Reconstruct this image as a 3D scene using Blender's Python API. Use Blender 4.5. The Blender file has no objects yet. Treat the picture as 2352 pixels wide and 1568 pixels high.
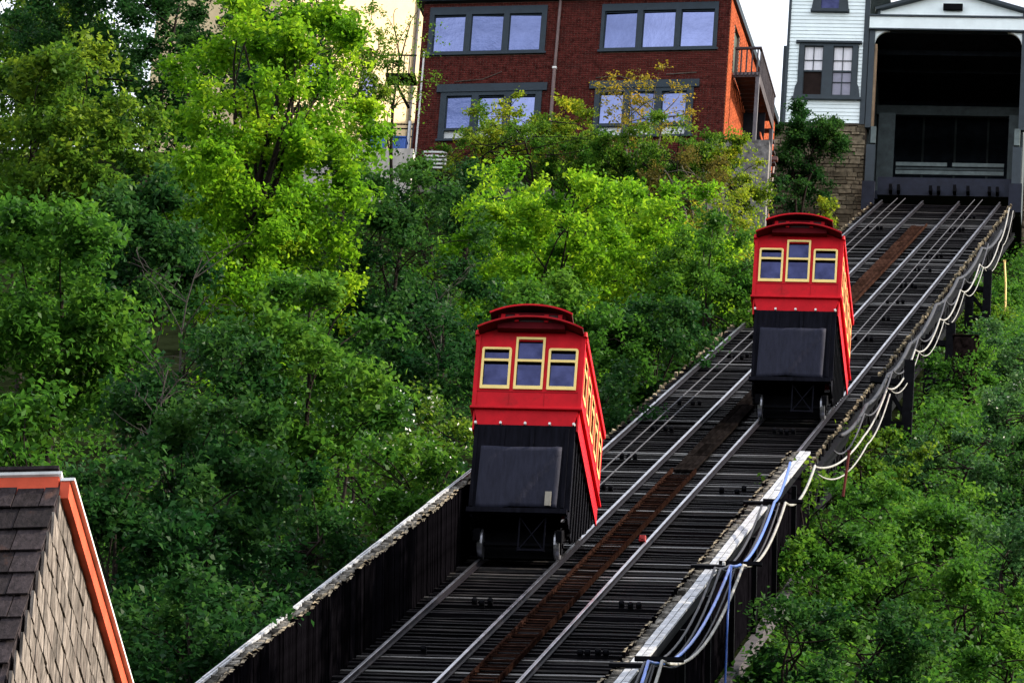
import bpy, math, random
import numpy as np
from mathutils import Vector, Matrix
random.seed(7)
RNG = np.random.default_rng(11)
sc = bpy.context.scene
C = sc.collection
R = math.radians

# ------------------------------------------------------------------ camera
CAM = np.array([14.9658, -121.9365, -54.9720])
YAW, PITCH, ROLL, FPX = 0.125688, 0.451937, 0.076157, 16000.6      # focal length in units of a 2352 px wide picture
_f = np.array([-math.sin(YAW)*math.cos(PITCH), math.cos(YAW)*math.cos(PITCH), math.sin(PITCH)])
_r0 = np.array([math.cos(YAW), math.sin(YAW), 0.0]); _u0 = np.cross(_r0, _f)
_r = math.cos(ROLL)*_r0+math.sin(ROLL)*_u0
_u = -math.sin(ROLL)*_r0+math.cos(ROLL)*_u0
cd = bpy.data.cameras.new('camera'); cam = bpy.data.objects.new('camera', cd); C.objects.link(cam)
M = Matrix(((_r[0], _u[0], -_f[0], CAM[0]), (_r[1], _u[1], -_f[1], CAM[1]), (_r[2], _u[2], -_f[2], CAM[2]), (0, 0, 0, 1)))
cam.matrix_world = M
cd.sensor_width = 36; cd.lens = FPX/2352*36; cd.clip_start = 1; cd.clip_end = 5000
sc.camera = cam

# ------------------------------------------------------------------ sky, sun, exposure
SUN_EL, SUN_AZ = 31.0, 1.5          # azimuth measured from +X towards +Y
w = bpy.data.worlds.new('World'); sc.world = w; w.use_nodes = True
nt = w.node_tree; nt.nodes.clear()
out = nt.nodes.new('ShaderNodeOutputWorld'); bg = nt.nodes.new('ShaderNodeBackground')
sky = nt.nodes.new('ShaderNodeTexSky'); sky.sky_type = 'NISHITA'; sky.sun_disc = False
sky.sun_elevation = R(SUN_EL); sky.sun_rotation = R(90-SUN_AZ); sky.dust_density = 2.0; sky.air_density = 1.0
tc = nt.nodes.new('ShaderNodeTexCoord'); mp = nt.nodes.new('ShaderNodeMapping'); mp.inputs['Scale'].default_value = (1, 1, 2.6)
nz = nt.nodes.new('ShaderNodeTexNoise'); nz.inputs['Scale'].default_value = 5.0; nz.inputs['Detail'].default_value = 12; nz.inputs['Roughness'].default_value = .70
cr = nt.nodes.new('ShaderNodeValToRGB'); cr.color_ramp.elements[0].position = .36; cr.color_ramp.elements[1].position = .64
cr.color_ramp.elements[0].color = (.10, .10, .10, 1); cr.color_ramp.elements[1].color = (.95, .95, .95, 1)
mx = nt.nodes.new('ShaderNodeMixRGB'); mx.inputs[2].default_value = (11.5, 11.8, 12.4, 1)
bg.inputs['Strength'].default_value = 0.115
L = nt.links.new
L(tc.outputs['Generated'], mp.inputs[0]); L(mp.outputs[0], nz.inputs['Vector']); L(nz.outputs['Fac'], cr.inputs[0])
L(cr.outputs[0], mx.inputs[0]); L(sky.outputs[0], mx.inputs[1]); L(mx.outputs[0], bg.inputs['Color']); L(bg.outputs[0], out.inputs['Surface'])
sl = bpy.data.lights.new('sun', 'SUN'); sl.energy = 5.0; sl.angle = R(0.53); sl.color = (1.0, .89, .72)
so = bpy.data.objects.new('sun', sl); C.objects.link(so)
sd = Vector((math.cos(R(SUN_EL))*math.cos(R(SUN_AZ)), math.cos(R(SUN_EL))*math.sin(R(SUN_AZ)), math.sin(R(SUN_EL))))
so.rotation_euler = sd.to_track_quat('Z', 'Y').to_euler(); so.location = (60, 0, 80)
vs = sc.view_settings; vs.view_transform = 'Standard'; vs.look = 'None'; vs.gamma = 1; vs.exposure = 0.95
sc.render.filter_size = 2.3
sc.cycles.caustics_reflective = False; sc.cycles.caustics_refractive = False
sc.cycles.max_bounces = 4; sc.cycles.diffuse_bounces = 2; sc.cycles.glossy_bounces = 2; sc.cycles.transmission_bounces = 3; sc.cycles.transparent_max_bounces = 4

# ------------------------------------------------------------------ measuring helpers (sight line of a picture point -> place)
INC = R(30.5); TI = math.tan(INC); CI = math.cos(INC)
def ray(px, py):
    d = _f*FPX+_r*(px-1176)+_u*(784-py); return d/np.linalg.norm(d)
def atY(px, py, Y):
    d = ray(px, py); return CAM+d*((Y-CAM[1])/d[1])
def atX(px, py, X):
    d = ray(px, py); return CAM+d*((X-CAM[0])/d[0])
def ontrack(px, py, h=0.0):
    d = ray(px, py); s = (CAM[1]*TI+h-CAM[2])/(d[2]-d[1]*TI); return CAM+s*d
def depth(P): return float((np.asarray(P)-CAM)@_f)
def sstep(a, b, v): v = min(1, max(0, (v-a)/(b-a))); return v*v*(3-2*v)
def terr(x, y):
    off = -2.4
    if x > 4: off -= .9*sstep(4, 9, x)
    left = sstep(-1.5, -5, x)
    off += left*(2.2*sstep(66, 92, y)+.25*math.sin(y*.31+x*.5))
    off += .35*math.sin(x*.43+1.7)*math.sin(y*.23)
    z = TI*y+off
    z = max(z, -69+.3*math.sin(x*.2))
    top = 62.2
    if x < -5.3:
        if y > 96.2: z = 59.1
        elif y > 95.4: z = z+(59.1-z)*(y-95.4)/.8
    return min(z, top) if not (x < -5.3 and y > 96.2) else 59.1
def place(px, py, hc):
    d = ray(px, py); P = CAM
    for k in range(60, 900):
        P = CAM+d*(k*.5)
        if P[2] < terr(P[0], P[1])+hc: break
    return P

# ------------------------------------------------------------------ materials
MT = {}
def nodes(m):
    m.use_nodes = True; return m.node_tree.nodes, m.node_tree.links, m.node_tree.nodes['Principled BSDF']
def mat(name, col, rough=.7, metal=0, var=.15, scale=3.0, bump=0, spec=.5, rand=0, stain=None, stretch=(1, 1, 1)):
    m = bpy.data.materials.new(name); n, l, b = nodes(m)
    b.inputs['Roughness'].default_value = rough; b.inputs['Metallic'].default_value = metal
    b.inputs['Specular IOR Level'].default_value = spec
    t = n.new('ShaderNodeTexCoord'); mpn = n.new('ShaderNodeMapping'); mpn.inputs['Scale'].default_value = stretch
    l.new(t.outputs['Object'], mpn.inputs[0])
    nn = n.new('ShaderNodeTexNoise'); nn.inputs['Scale'].default_value = scale; nn.inputs['Detail'].default_value = 6; nn.inputs['Roughness'].default_value = .65
    l.new(mpn.outputs[0], nn.inputs['Vector'])
    mr = n.new('ShaderNodeMapRange'); mr.inputs[1].default_value = .3; mr.inputs[2].default_value = .7
    mr.inputs[3].default_value = 1-var*2; mr.inputs[4].default_value = 1+var
    l.new(nn.outputs['Fac'], mr.inputs[0])
    hv = n.new('ShaderNodeHueSaturation'); hv.inputs['Color'].default_value = (*col, 1)
    val = mr.outputs[0]
    if rand:
        oi = n.new('ShaderNodeObjectInfo'); m2 = n.new('ShaderNodeMapRange'); m2.inputs[3].default_value = 1-rand; m2.inputs[4].default_value = 1+rand
        l.new(oi.outputs['Random'], m2.inputs[0]); mm = n.new('ShaderNodeMath'); mm.operation = 'MULTIPLY'
        l.new(val, mm.inputs[0]); l.new(m2.outputs[0], mm.inputs[1]); val = mm.outputs[0]
    l.new(val, hv.inputs['Value'])
    colout = hv.outputs[0]
    if stain:
        s2 = n.new('ShaderNodeTexNoise'); s2.inputs['Scale'].default_value = stain[1]; s2.inputs['Detail'].default_value = 8
        l.new(mpn.outputs[0], s2.inputs['Vector'])
        r2 = n.new('ShaderNodeValToRGB'); r2.color_ramp.elements[0].position = stain[2]; r2.color_ramp.elements[1].position = stain[2]+.12
        l.new(s2.outputs['Fac'], r2.inputs[0]); mxx = n.new('ShaderNodeMixRGB'); l.new(r2.outputs[0], mxx.inputs[0]); l.new(colout, mxx.inputs[1])
        mxx.inputs[2].default_value = (*stain[0], 1); colout = mxx.outputs[0]
    l.new(colout, b.inputs['Base Color'])
    if bump:
        bn = n.new('ShaderNodeBump'); bn.inputs['Strength'].default_value = bump; bn.inputs['Distance'].default_value = .03
        l.new(nn.outputs['Fac'], bn.inputs['Height']); l.new(bn.outputs[0], b.inputs['Normal'])
    MT[name] = m; return m
mat('car_red', (.58, .006, .015), .55, var=.12, scale=2.2, spec=.12, stain=((.40, .008, .013), 3, .58))
mat('car_red_dark', (.36, .005, .010), .5, var=.1, spec=.1)
mat('car_yellow', (.96, .72, .26), .55, var=.04, spec=.15)
mat('soffit_shade', (.10, .005, .009), .7, var=.15, spec=.05)  # very dark red puts the shade under the car roof into the colour
mat('roof_tar', (.03, .02, .022), .8)
mat('black_steel', (.0035, .0035, .005), .7, var=.3, scale=6, spec=.04)
mat('black_panel', (.006, .006, .010), .8, var=.3, scale=4, stretch=(3, 3, .5), spec=.04)
mat('tarp', (.020, .021, .036), .7, var=.16, scale=4, bump=.35, stretch=(3, 1, .6), spec=.1)
mat('cardboard', (.30, .27, .22), .8)
mat('wheel_steel', (.34, .34, .37), .4, metal=1, var=.2)
mat('bolt_white', (.8, .78, .75), .4)
mat('glass_car', (.05, .054, .12), .08, metal=1, var=.25, scale=2.5, bump=.12)
mat('glass_blue', (.16, .19, .35), .02, metal=1, var=.12, bump=.14, scale=.8)
mat('blind', (.62, .64, .66), .5, var=.1)
mat('tie_wood', (.0045, .004, .005), .7, var=.4, scale=5, rand=.75, bump=.4, stretch=(.5, 3, 3), spec=.02, stain=((.038, .035, .034), 1.7, .63))
mat('tie_light', (.030, .027, .027), .5, var=.5, scale=5, rand=.6, bump=.4, stretch=(.5, 3, 3), spec=.3)
mat('worn_sunlit', (.20, .185, .165), .85, var=.5, rand=.7, scale=12, spec=.05)  # pale tone carries sun on the ragged worn blocks
mat('tie_end_lit', (.20, .165, .115), .85, var=.5, rand=.6, scale=12, spec=.05)  # golden tone carries sun on tie ends and board tops
mat('rail_steel', (.30, .30, .34), .33, metal=1, var=.4, scale=1.2)
mat('rail_side', (.008, .007, .010), .6, var=.2, spec=.05)
mat('cable_steel', (.05, .05, .06), .65, var=.1, spec=.1)
mat('rust', (.020, .0095, .007), .9, var=.5, scale=8, rand=.6, spec=0)
mat('old_plank', (.008, .0065, .0062), .9, var=.4, scale=3, rand=.5, stretch=(3, .4, 3), spec=0)
mat('rust_plank', (.030, .015, .011), .9, var=.4, scale=3, rand=.35, stretch=(3, .4, 3), spec=0)
mat('board_black', (.0022, .002, .0028), .9, var=.35, scale=4, rand=.4, spec=0)
mat('white_cap', (.38, .39, .42), .6, var=.18, scale=4, stain=((.15, .145, .145), 9, .56), spec=.1)
mat('cable_white', (.27, .265, .25), .65, var=.2, spec=.2)
mat('cable_blue', (.03, .10, .42), .4)
mat('cable_grey', (.018, .018, .024), .6, spec=.2)
mat('brick', (.098, .022, .018), .9, var=.2, scale=3, rand=.3, spec=.05)
mat('brick_mix', (.098, .022, .018), .9, var=.40, scale=5.5, spec=.05, stain=((.060, .018, .016), 1.2, .55))
mat('orange_sunlit', (.34, .075, .028), .9, var=.25, scale=4, spec=.1)  # same brick as the front, made orange to carry sunlight on the side
mat('mortar', (.20, .13, .11), .95, var=.2, spec=.05)
mat('trim_blue', (.013, .026, .040), .55, var=.15, spec=.3)
mat('pipe_brown', (.14, .085, .08), .5, var=.2)
mat('pipe_pale', (.62, .60, .58), .4)
mat('grey_wood', (.13, .125, .14), .8, var=.25, scale=6, stretch=(4, 4, .5), spec=.2)
mat('deck_wood', (.07, .062, .07), .8, var=.2, rand=.2, spec=.2)
mat('door_green', (.035, .05, .035), .5)
mat('clapboard', (.78, .86, .86), .55, var=.05, scale=2, rand=.05)
mat('trim_slate', (.026, .038, .048), .55, var=.12, spec=.3)
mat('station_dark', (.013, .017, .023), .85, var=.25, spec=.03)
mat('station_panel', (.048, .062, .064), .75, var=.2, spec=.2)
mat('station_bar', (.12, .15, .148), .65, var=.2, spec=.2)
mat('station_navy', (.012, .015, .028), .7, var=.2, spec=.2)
mat('tan_sunlit', (.33, .22, .13), .7, var=.2)  # tan stands for warm sun on the station jamb
mat('stone', (.17, .135, .09), .9, var=.35, scale=5, rand=.45, bump=.6, spec=.1)
mat('stone_joint', (.06, .048, .036), .95, var=.3, spec=.1)
mat('concrete', (.62, .56, .53), .85, var=.15, scale=2, stain=((.36, .31, .29), 2.2, .6), stretch=(2, 2, .5))
mat('concrete_grey', (.17, .155, .15), .9, var=.4, scale=5, bump=.5)
mat('cream', (.66, .50, .28), .8, var=.08, scale=1.5)
mat('white_wall', (.82, .82, .80), .7, var=.04)
mat('curtain', (.78, .76, .80), .8, var=.08, scale=6, stretch=(6, 6, .4))
mat('bin_blue', (.025, .095, .40), .4, var=.08)
mat('slat_white', (.80, .80, .80), .6)
mat('house_red', (.62, .095, .048), .65, var=.12, spec=.1, stain=((.40, .065, .035), 7, .62))
mat('shingle_dark', (.027, .021, .023), .85, var=.35, scale=9, rand=.45, bump=.5, stain=((.12, .05, .026), 1.1, .60), stretch=(2, 1, 1), spec=.1)
mat('shingle_pale', (.195, .170, .152), .9, var=.5, scale=9, rand=.35, bump=.6, stretch=(3, 3, .6), spec=.05, stain=((.11, .09, .08), 2.5, .56))
mat('bark', (.016, .012, .010), .95, var=.3, scale=8, spec=.1)
mat('bark_grey', (.045, .04, .036), .9, var=.25, scale=8, spec=.1)
mat('bark_pale', (.12, .10, .085), .9, var=.25, scale=8, spec=.1)
mat('soil', (.010, .014, .006), .95, var=.4, scale=.8, spec=0)
mat('pole_red', (.07, .012, .010), .8, spec=.1)
mat('stake_yellow', (.80, .52, .15), .6)
mat('pier_brown', (.012, .008, .0075), .95, var=.5, scale=6, bump=.7, spec=0)
mat('lamp_red', (.30, .012, .012), .6)
mat('blossom', (.80, .80, .70), .7, var=.05)

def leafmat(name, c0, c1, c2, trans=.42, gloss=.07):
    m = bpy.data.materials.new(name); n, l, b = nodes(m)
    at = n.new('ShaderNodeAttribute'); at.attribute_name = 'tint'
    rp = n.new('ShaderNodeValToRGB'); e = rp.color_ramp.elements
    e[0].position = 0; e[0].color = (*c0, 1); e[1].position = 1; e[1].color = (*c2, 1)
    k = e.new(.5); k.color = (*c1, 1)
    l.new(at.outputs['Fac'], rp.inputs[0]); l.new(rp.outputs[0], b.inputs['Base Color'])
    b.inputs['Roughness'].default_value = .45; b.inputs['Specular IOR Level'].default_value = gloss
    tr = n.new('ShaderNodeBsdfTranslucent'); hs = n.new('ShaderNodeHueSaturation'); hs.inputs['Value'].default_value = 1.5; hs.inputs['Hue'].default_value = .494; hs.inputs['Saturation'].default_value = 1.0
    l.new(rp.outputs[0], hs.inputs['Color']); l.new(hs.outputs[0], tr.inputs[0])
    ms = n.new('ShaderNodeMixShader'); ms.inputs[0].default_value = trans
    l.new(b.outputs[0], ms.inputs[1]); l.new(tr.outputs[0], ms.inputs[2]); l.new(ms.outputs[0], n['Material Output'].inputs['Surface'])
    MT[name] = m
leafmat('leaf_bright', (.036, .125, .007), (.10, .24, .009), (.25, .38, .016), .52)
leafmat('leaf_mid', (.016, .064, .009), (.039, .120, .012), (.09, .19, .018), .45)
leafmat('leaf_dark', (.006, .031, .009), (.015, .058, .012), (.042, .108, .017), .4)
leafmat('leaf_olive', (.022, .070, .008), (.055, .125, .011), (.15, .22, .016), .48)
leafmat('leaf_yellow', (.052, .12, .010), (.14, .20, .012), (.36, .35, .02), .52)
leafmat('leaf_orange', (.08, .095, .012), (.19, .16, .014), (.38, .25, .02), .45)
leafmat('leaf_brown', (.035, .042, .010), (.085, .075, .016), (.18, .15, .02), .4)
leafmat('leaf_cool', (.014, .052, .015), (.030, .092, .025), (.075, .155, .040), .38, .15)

# ------------------------------------------------------------------ mesh helpers
class MB:
    def __init__(s): s.v = []; s.f = []; s.mi = []
    def add(s, vs, fs, mi=0):
        o = len(s.v); s.v += [tuple(map(float, q)) for q in vs]; s.f += [tuple(i+o for i in q) for q in fs]; s.mi += [mi]*len(fs); return s
    def box(s, x0, x1, y0, y1, z0, z1, mi=0, topmi=None):
        vs = [(x0, y0, z0), (x1, y0, z0), (x1, y1, z0), (x0, y1, z0), (x0, y0, z1), (x1, y0, z1), (x1, y1, z1), (x0, y1, z1)]
        fs = [(0, 3, 2, 1), (4, 5, 6, 7), (0, 1, 5, 4), (1, 2, 6, 5), (2, 3, 7, 6), (3, 0, 4, 7)]
        o = len(s.f); s.add(vs, fs, mi)
        if topmi is not None: s.mi[o+1] = topmi
        return s
    def bar(s, p, q, wx, wy=None, up=(0, 0, 1), mi=0):
        p = Vector(p); q = Vector(q); d = (q-p).normalized(); wy = wy or wx
        u = Vector(up); a = d.cross(u)
        if a.length < 1e-4: a = d.cross(Vector((1, 0, 0)))
        a.normalize(); b = a.cross(d); a *= wx/2; b *= wy/2
        vs = [p-a-b, p+a-b, p+a+b, p-a+b, q-a-b, q+a-b, q+a+b, q-a+b]
        return s.add(vs, [(0, 1, 2, 3), (7, 6, 5, 4), (0, 4, 5, 1), (1, 5, 6, 2), (2, 6, 7, 3), (3, 7, 4, 0)], mi)
    def tube(s, path, rad, n=6, cap=True):
        path = [Vector(p) for p in path]; N = len(path)
        rad = rad if hasattr(rad, '__len__') else [rad]*N
        vs = []; fs = []
        for i, p in enumerate(path):
            d = (path[min(i+1, N-1)]-path[max(i-1, 0)]).normalized()
            a = d.cross(Vector((0.31, .17, .93)));
            if a.length < 1e-3: a = d.cross(Vector((1, 0, 0)))
            a.normalize(); b = d.cross(a)
            for k in range(n):
                t = 2*math.pi*k/n; vs.append(p+(a*math.cos(t)+b*math.sin(t))*rad[i])
        for i in range(N-1):
            for k in range(n):
                k2 = (k+1) % n; fs.append((i*n+k, i*n+k2, (i+1)*n+k2, (i+1)*n+k))
        if cap: fs.append(tuple(range(n-1, -1, -1))); fs.append(tuple((N-1)*n+k for k in range(n)))
        return s.add(vs, fs)
    def prism(s, poly, ax, a, b, mi=0):
        """polygon in the other two axes extruded along axis ax from a to b"""
        n = len(poly)
        def P(q, t):
            return (t, q[0], q[1]) if ax == 0 else ((q[0], t, q[1]) if ax == 1 else (q[0], q[1], t))
        vs = [P(q, a) for q in poly]+[P(q, b) for q in poly]
        fs = [tuple(range(n)), tuple(range(2*n-1, n-1, -1))]+[(i, n+i, n+(i+1) % n, (i+1) % n) for i in range(n)]
        return s.add(vs, fs, mi)
    def wall(s, ax, a, b, u0, u1, z0, z1, holes):
        """flat wall, thickness a..b along axis ax (0 or 1), u horizontal, with rectangular holes"""
        us = sorted({u0, u1, *[h[0] for h in holes], *[h[1] for h in holes]}); zs = sorted({z0, z1, *[h[2] for h in holes], *[h[3] for h in holes]})
        us = [u for u in us if u0 <= u <= u1]; zs = [z for z in zs if z0 <= z <= z1]
        for i in range(len(us)-1):
            for j in range(len(zs)-1):
                uc = (us[i]+us[i+1])/2; zc = (zs[j]+zs[j+1])/2
                if any(h[0] < uc < h[1] and h[2] < zc < h[3] for h in holes): continue
                if ax == 1: s.box(us[i], us[i+1], a, b, zs[j], zs[j+1])
                else: s.box(a, b, us[i], us[i+1], zs[j], zs[j+1])
        return s
    def mesh(s, name, mats, smooth=False):
        me = bpy.data.meshes.new(name); me.from_pydata(s.v, [], s.f)
        for m in (mats if isinstance(mats, (list, tuple)) else [mats]): me.materials.append(MT[m])
        if any(s.mi): me.polygons.foreach_set('material_index', s.mi)
        if smooth: me.polygons.foreach_set('use_smooth', [True]*len(s.f))
        me.update(); return me
    def build(s, name, mats, parent=None, smooth=False, bevel=0):
        o = bpy.data.objects.new(name, s.mesh(name, mats, smooth)); C.objects.link(o)
        if parent: o.parent = parent
        if bevel:
            bv = o.modifiers.new('bevel', 'BEVEL'); bv.width = bevel; bv.segments = 2; bv.limit_method = 'ANGLE'
        return o
def link(name, me, parent, loc=(0, 0, 0), rot=None, scale=None):
    o = bpy.data.objects.new(name, me); C.objects.link(o); o.parent = parent; o.location = loc
    if rot: o.rotation_euler = rot
    if scale: o.scale = scale
    return o
def tag(o, label, cat, group=None, kind=None):
    if label: o['label'] = label
    if cat: o['category'] = cat
    if group: o['group'] = group
    if kind: o['kind'] = kind
    return o
def thing(name, label, cat, loc=(0, 0, 0), rot=(0, 0, 0), group=None):
    o = bpy.data.objects.new(name, None); C.objects.link(o); o.location = loc; o.rotation_euler = rot
    o.empty_display_size = .3
    return tag(o, label, cat, group)
def bx(name, m, parent, *a, **k):
    bev = k.pop('bevel', 0); return MB().box(*a).build(name, m, parent, bevel=bev)

# ------------------------------------------------------------------ setting: hillside
def hill():
    xs = np.unique(np.concatenate([np.linspace(-900, -60, 12), np.arange(-60, 45, 1.5), np.linspace(45, 900, 12)]))
    ys = np.unique(np.concatenate([np.linspace(-1200, -130, 10), np.arange(-130, 92, 2.), np.arange(92, 100, .4), np.arange(100, 150, 4), np.linspace(150, 1500, 10)]))
    V = [(x, y, terr(x, y)) for y in ys for x in xs]; nx = len(xs)
    F = [(j*nx+i, j*nx+i+1, (j+1)*nx+i+1, (j+1)*nx+i) for j in range(len(ys)-1) for i in range(nx-1)]
    mb = MB(); mb.v = V; mb.f = F; mb.mi = [0]*len(F)
    o = mb.build('hillside', 'soil', smooth=True); o['kind'] = 'structure'
hill()

# ------------------------------------------------------------------ the inclined track (local axes: x across, y along the slope, z off the slope)
GAP = 1.351
RX = [-.762, .762, .762+GAP, 2.286+GAP]; XM = (.762+.762+GAP)/2
S0, S1 = -36/CI, 109.3/CI
track = thing('incline_track', 'double cable railway track with black timber ties climbing the hill', 'railway track', (0, 0, 0), (INC, 0, 0))
for k, x in enumerate(RX):
    mb = MB()
    prof = [(-.055, -.115), (.055, -.115), (.055, -.10), (.012, -.085), (.012, -.035), (.034, -.028), (.034, -.003), (.026, 0), (-.026, 0), (-.034, -.003), (-.034, -.028), (-.012, -.035), (-.012, -.085), (-.055, -.10)]
    prof = [(q[0]*.92+x, q[1]) for q in prof]
    mb.prism(prof, 1, S0, S1); n = len(prof)
    for j in range(n):
        if j in (6, 7, 8): mb.mi[2+j] = 1
    mb.build('rail', ['rail_side', 'rail_steel'], track)
tie_me = []
for k in range(6):
    mb = MB(); r = random.Random(k)
    x0 = -1.07-r.random()*.10; x1 = 3.96+r.random()*.14; hw = .10+r.random()*.02; tz = -.12-r.random()*.012
    vs = []
    nseg = 9
    for i in range(nseg):
        x = x0+(x1-x0)*i/(nseg-1); dz = r.uniform(-.012, .004); dy = r.uniform(-.012, .012)
        vs += [(x, -hw+dy, -.33), (x, hw+dy, -.33), (x, hw+dy-.01, tz+dz), (x, -hw+dy+.01, tz+dz)]
    fs = [(0, 1, 2, 3), tuple((nseg-1)*4+q for q in (3, 2, 1, 0))]
    for i in range(nseg-1):
        for q in range(4):
            fs.append((i*4+q, i*4+4+q, i*4+4+(q+1) % 4, i*4+(q+1) % 4))
    mb.add(vs, fs)
    tie_me.append(mb.mesh('tie', 'tie_light' if k == 0 else 'tie_wood'))
end_me = []
for k in range(4):
    r = random.Random(50+k); mb = MB(); mb.box(-.035, .045, -.03, .03, -.13, -.04+.02*r.random())
    mb.v = [(a+r.uniform(-.03, .03), b+r.uniform(-.03, .03), c+r.uniform(-.015, .015)) for a, b, c in mb.v]; end_me.append(mb.mesh('tie_end_lit', 'tie_end_lit'))
step = .505; nt_ = int((S1-S0-3)/step)
for i in range(nt_):
    s = S0+4+i*step
    if s > S1-.1: break
    kk = random.choices(range(6), [.55, 1, 1, 1, 1, 1])[0]
    link('tie', tie_me[kk], track, (random.uniform(-.02, .02), s+random.uniform(-.03, .03), random.uniform(-.025, .008)), (random.uniform(-.05, .05), 0, random.uniform(-.004, .004)), (1, random.uniform(.85, 1.1), 1))
    if s > 15.5/CI:
        link('tie_end_lit', random.choice(end_me), track, (4.06+random.uniform(-.03, .04), s, random.uniform(-.09, -.02)), (random.uniform(-.2, .2), random.uniform(-.2, .2), random.random()), (.75, .75, .8))
    if s > 20/CI and i % 2 == 0:
        link('tie_end_lit', random.choice(end_me), track, (-1.12+random.uniform(-.03, .03), s, random.uniform(-.09, -.02)), (random.uniform(-.2, .2), random.uniform(-.2, .2), random.random()))
# girders under the ties
for x in (-.95, .76, 2.11, 3.85):
    bx('girder', 'black_steel', track, x-.14, x+.14, S0, S1, -.95, -.34)
bx('under_decking', 'black_steel', track, -1.0, 3.9, S0, S1, -.42, -.335)
# rusty ladder-like strip between the tracks: treads below, planks above
tm = MB().box(-.24, .24, -.028, .028, -.062, -.042).mesh('tread', 'rust')
s = S0+4
while s < 16/CI:
    link('tread', tm, track, (XM+.02+random.uniform(-.015, .015), s, random.uniform(-.012, .012)), (random.uniform(-.1, .1), 0, random.uniform(-.02, .02))); s += .37
for sx in (-.25, .27):
    bx('stringer', 'rust', track, XM+sx-.02, XM+sx+.02, S0, 17/CI, -.12, -.02)
s = 17/CI
while s < 96/CI:
    ln = random.uniform(2.6, 3.6)
    for q in (-.16, 0, .16):
        link('plank', MB().box(-.075, .075, 0, ln-.02, -.10, -.045+random.uniform(-.008, .01)).mesh('plank', 'rust_plank' if s*CI > 58 else 'old_plank'), track, (XM+q, s, 0))
    s += ln
bx('edge_strip', 'rust_plank', track, XM+.25, XM+.28, 40/CI, 97/CI, -.10, .0)
# rope rollers in small groups on the ties
rol = MB(); 
rol.tube([(-.03, 0, -.03), (.03, 0, -.03)], .06, 10)
rol.box(-.05, .05, -.025, .025, -.12, .01)
rol_me = rol.mesh('rope_roller', 'black_steel')
for s in np.arange(S0+6, S1-4, 7.3):
    for xc in (0, 2.286+GAP-.762):
        if random.random() < .3: continue
        for dx in (-.22, -.07, .10, .24):
            if random.random() < .8: link('rope_roller', rol_me, track, (xc+dx+random.uniform(-.02, .02), s+random.uniform(-.12, .12), random.uniform(-.05, .01)))

def slopept(x, y, h=0): return (x, y, y*TI+h)
# hoisting cables above each car
for (xc, y0, who) in ((0, 3.9, 'lower'), (2.286+GAP-.762, 27.83+3.9, 'upper')):
    for dx, side in ((-.17, 'left'), (.12, 'right')):
        o = MB().tube([slopept(xc+dx, y0, .10), slopept(xc+dx, y0+8, .10), slopept(xc+dx, 109, .10)], .016, 6).build('hoist_cable', 'cable_steel')
        tag(o, f'{side} one of two steel hoisting cables running uphill from the {who} red car', 'cable', 'steel hoisting cables between the rails')

# ------------------------------------------------------------------ boarded parapets with pale caps
def parapet(name, label, xi, xo, top, s0, s1, base, capw):
    t = thing(name, label, 'parapet', (0, 0, 0), (INC, 0, 0))
    mes = []
    sgn = 1 if xo > xi else -1
    for k in range(5):
        r = random.Random(k+int(top*100)); mb = MB(); hh = top+r.uniform(-.05, .035)
        mb.box(-.03, .03, -.125, .125, base, hh, 0, 1); mb.v = [(a+r.uniform(-.004, .004), b, c+(r.uniform(-.03, .03) if c > base+.1 else 0)) for a, b, c in mb.v]
        mes.append(mb.mesh('board', ['board_black', 'tie_end_lit']))  # top faces get the lighter material to look sunlit
    s = s0
    while s < s1:
        link('board', random.choice(mes), t, (xi+random.uniform(-.012, .012), s, random.uniform(-.02, .02)), (random.uniform(-.012, .012), 0, random.uniform(-.03, .03))); s += .262
    # ragged worn blocks behind the boards, paled to show sun on their tops
    blk = []
    for k in range(4):
        r = random.Random(90+k); mb = MB(); mb.box(-.06, .06, -.035, .035, -.1, .03)
        mb.v = [(a+r.uniform(-.025, .025), b+r.uniform(-.03, .03), c+r.uniform(-.02, .02)) for a, b, c in mb.v]; blk.append(mb.mesh('worn_block', 'worn_sunlit'))
    s = s0
    while s < s1:
        if random.random() < .85:
            link('worn_block', random.choice(blk), t, (xi+sgn*.115, s, top-.03+random.uniform(-.025, .02)), (random.uniform(-.3, .3), 0, random.uniform(-.5, .5)))
        s += .24
    # cap boards
    a = abs(xo-xi); wcap = (a-.20)/2; s = s0
    while s < s1:
        ln = min(2.45, s1-s)
        for j in range(2):
            u0 = .20+j*wcap+.008; u1 = .20+(j+1)*wcap-.008
            xs = sorted((xi+sgn*u0, xi+sgn*u1))
            link('cap_board', MB().box(xs[0], xs[1], 0, ln-.015, top-.045, top+random.uniform(-.006, .012)).mesh('cap_board', 'white_cap'), t, (0, s, 0))
        s += ln
    xs = sorted((xi+sgn*.16, xo))
    bx('cap_beam', 'black_steel', t, xs[0]+.01, xs[1]-.01, s0, s1, top-.22, top-.06)
    return t
pl = parapet('boarded_parapet', 'tall black board wall with worn pale top, coloured as sunlit, left of the lower track', -1.17, -1.46, 1.34, -34/CI, 18.5/CI, -.4, .2)
pr = parapet('boarded_parapet', 'low parapet with broad white cap boards right of the lower track', 3.92, 4.36, .56, -30/CI, 15.6/CI, -.3, .28)
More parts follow.
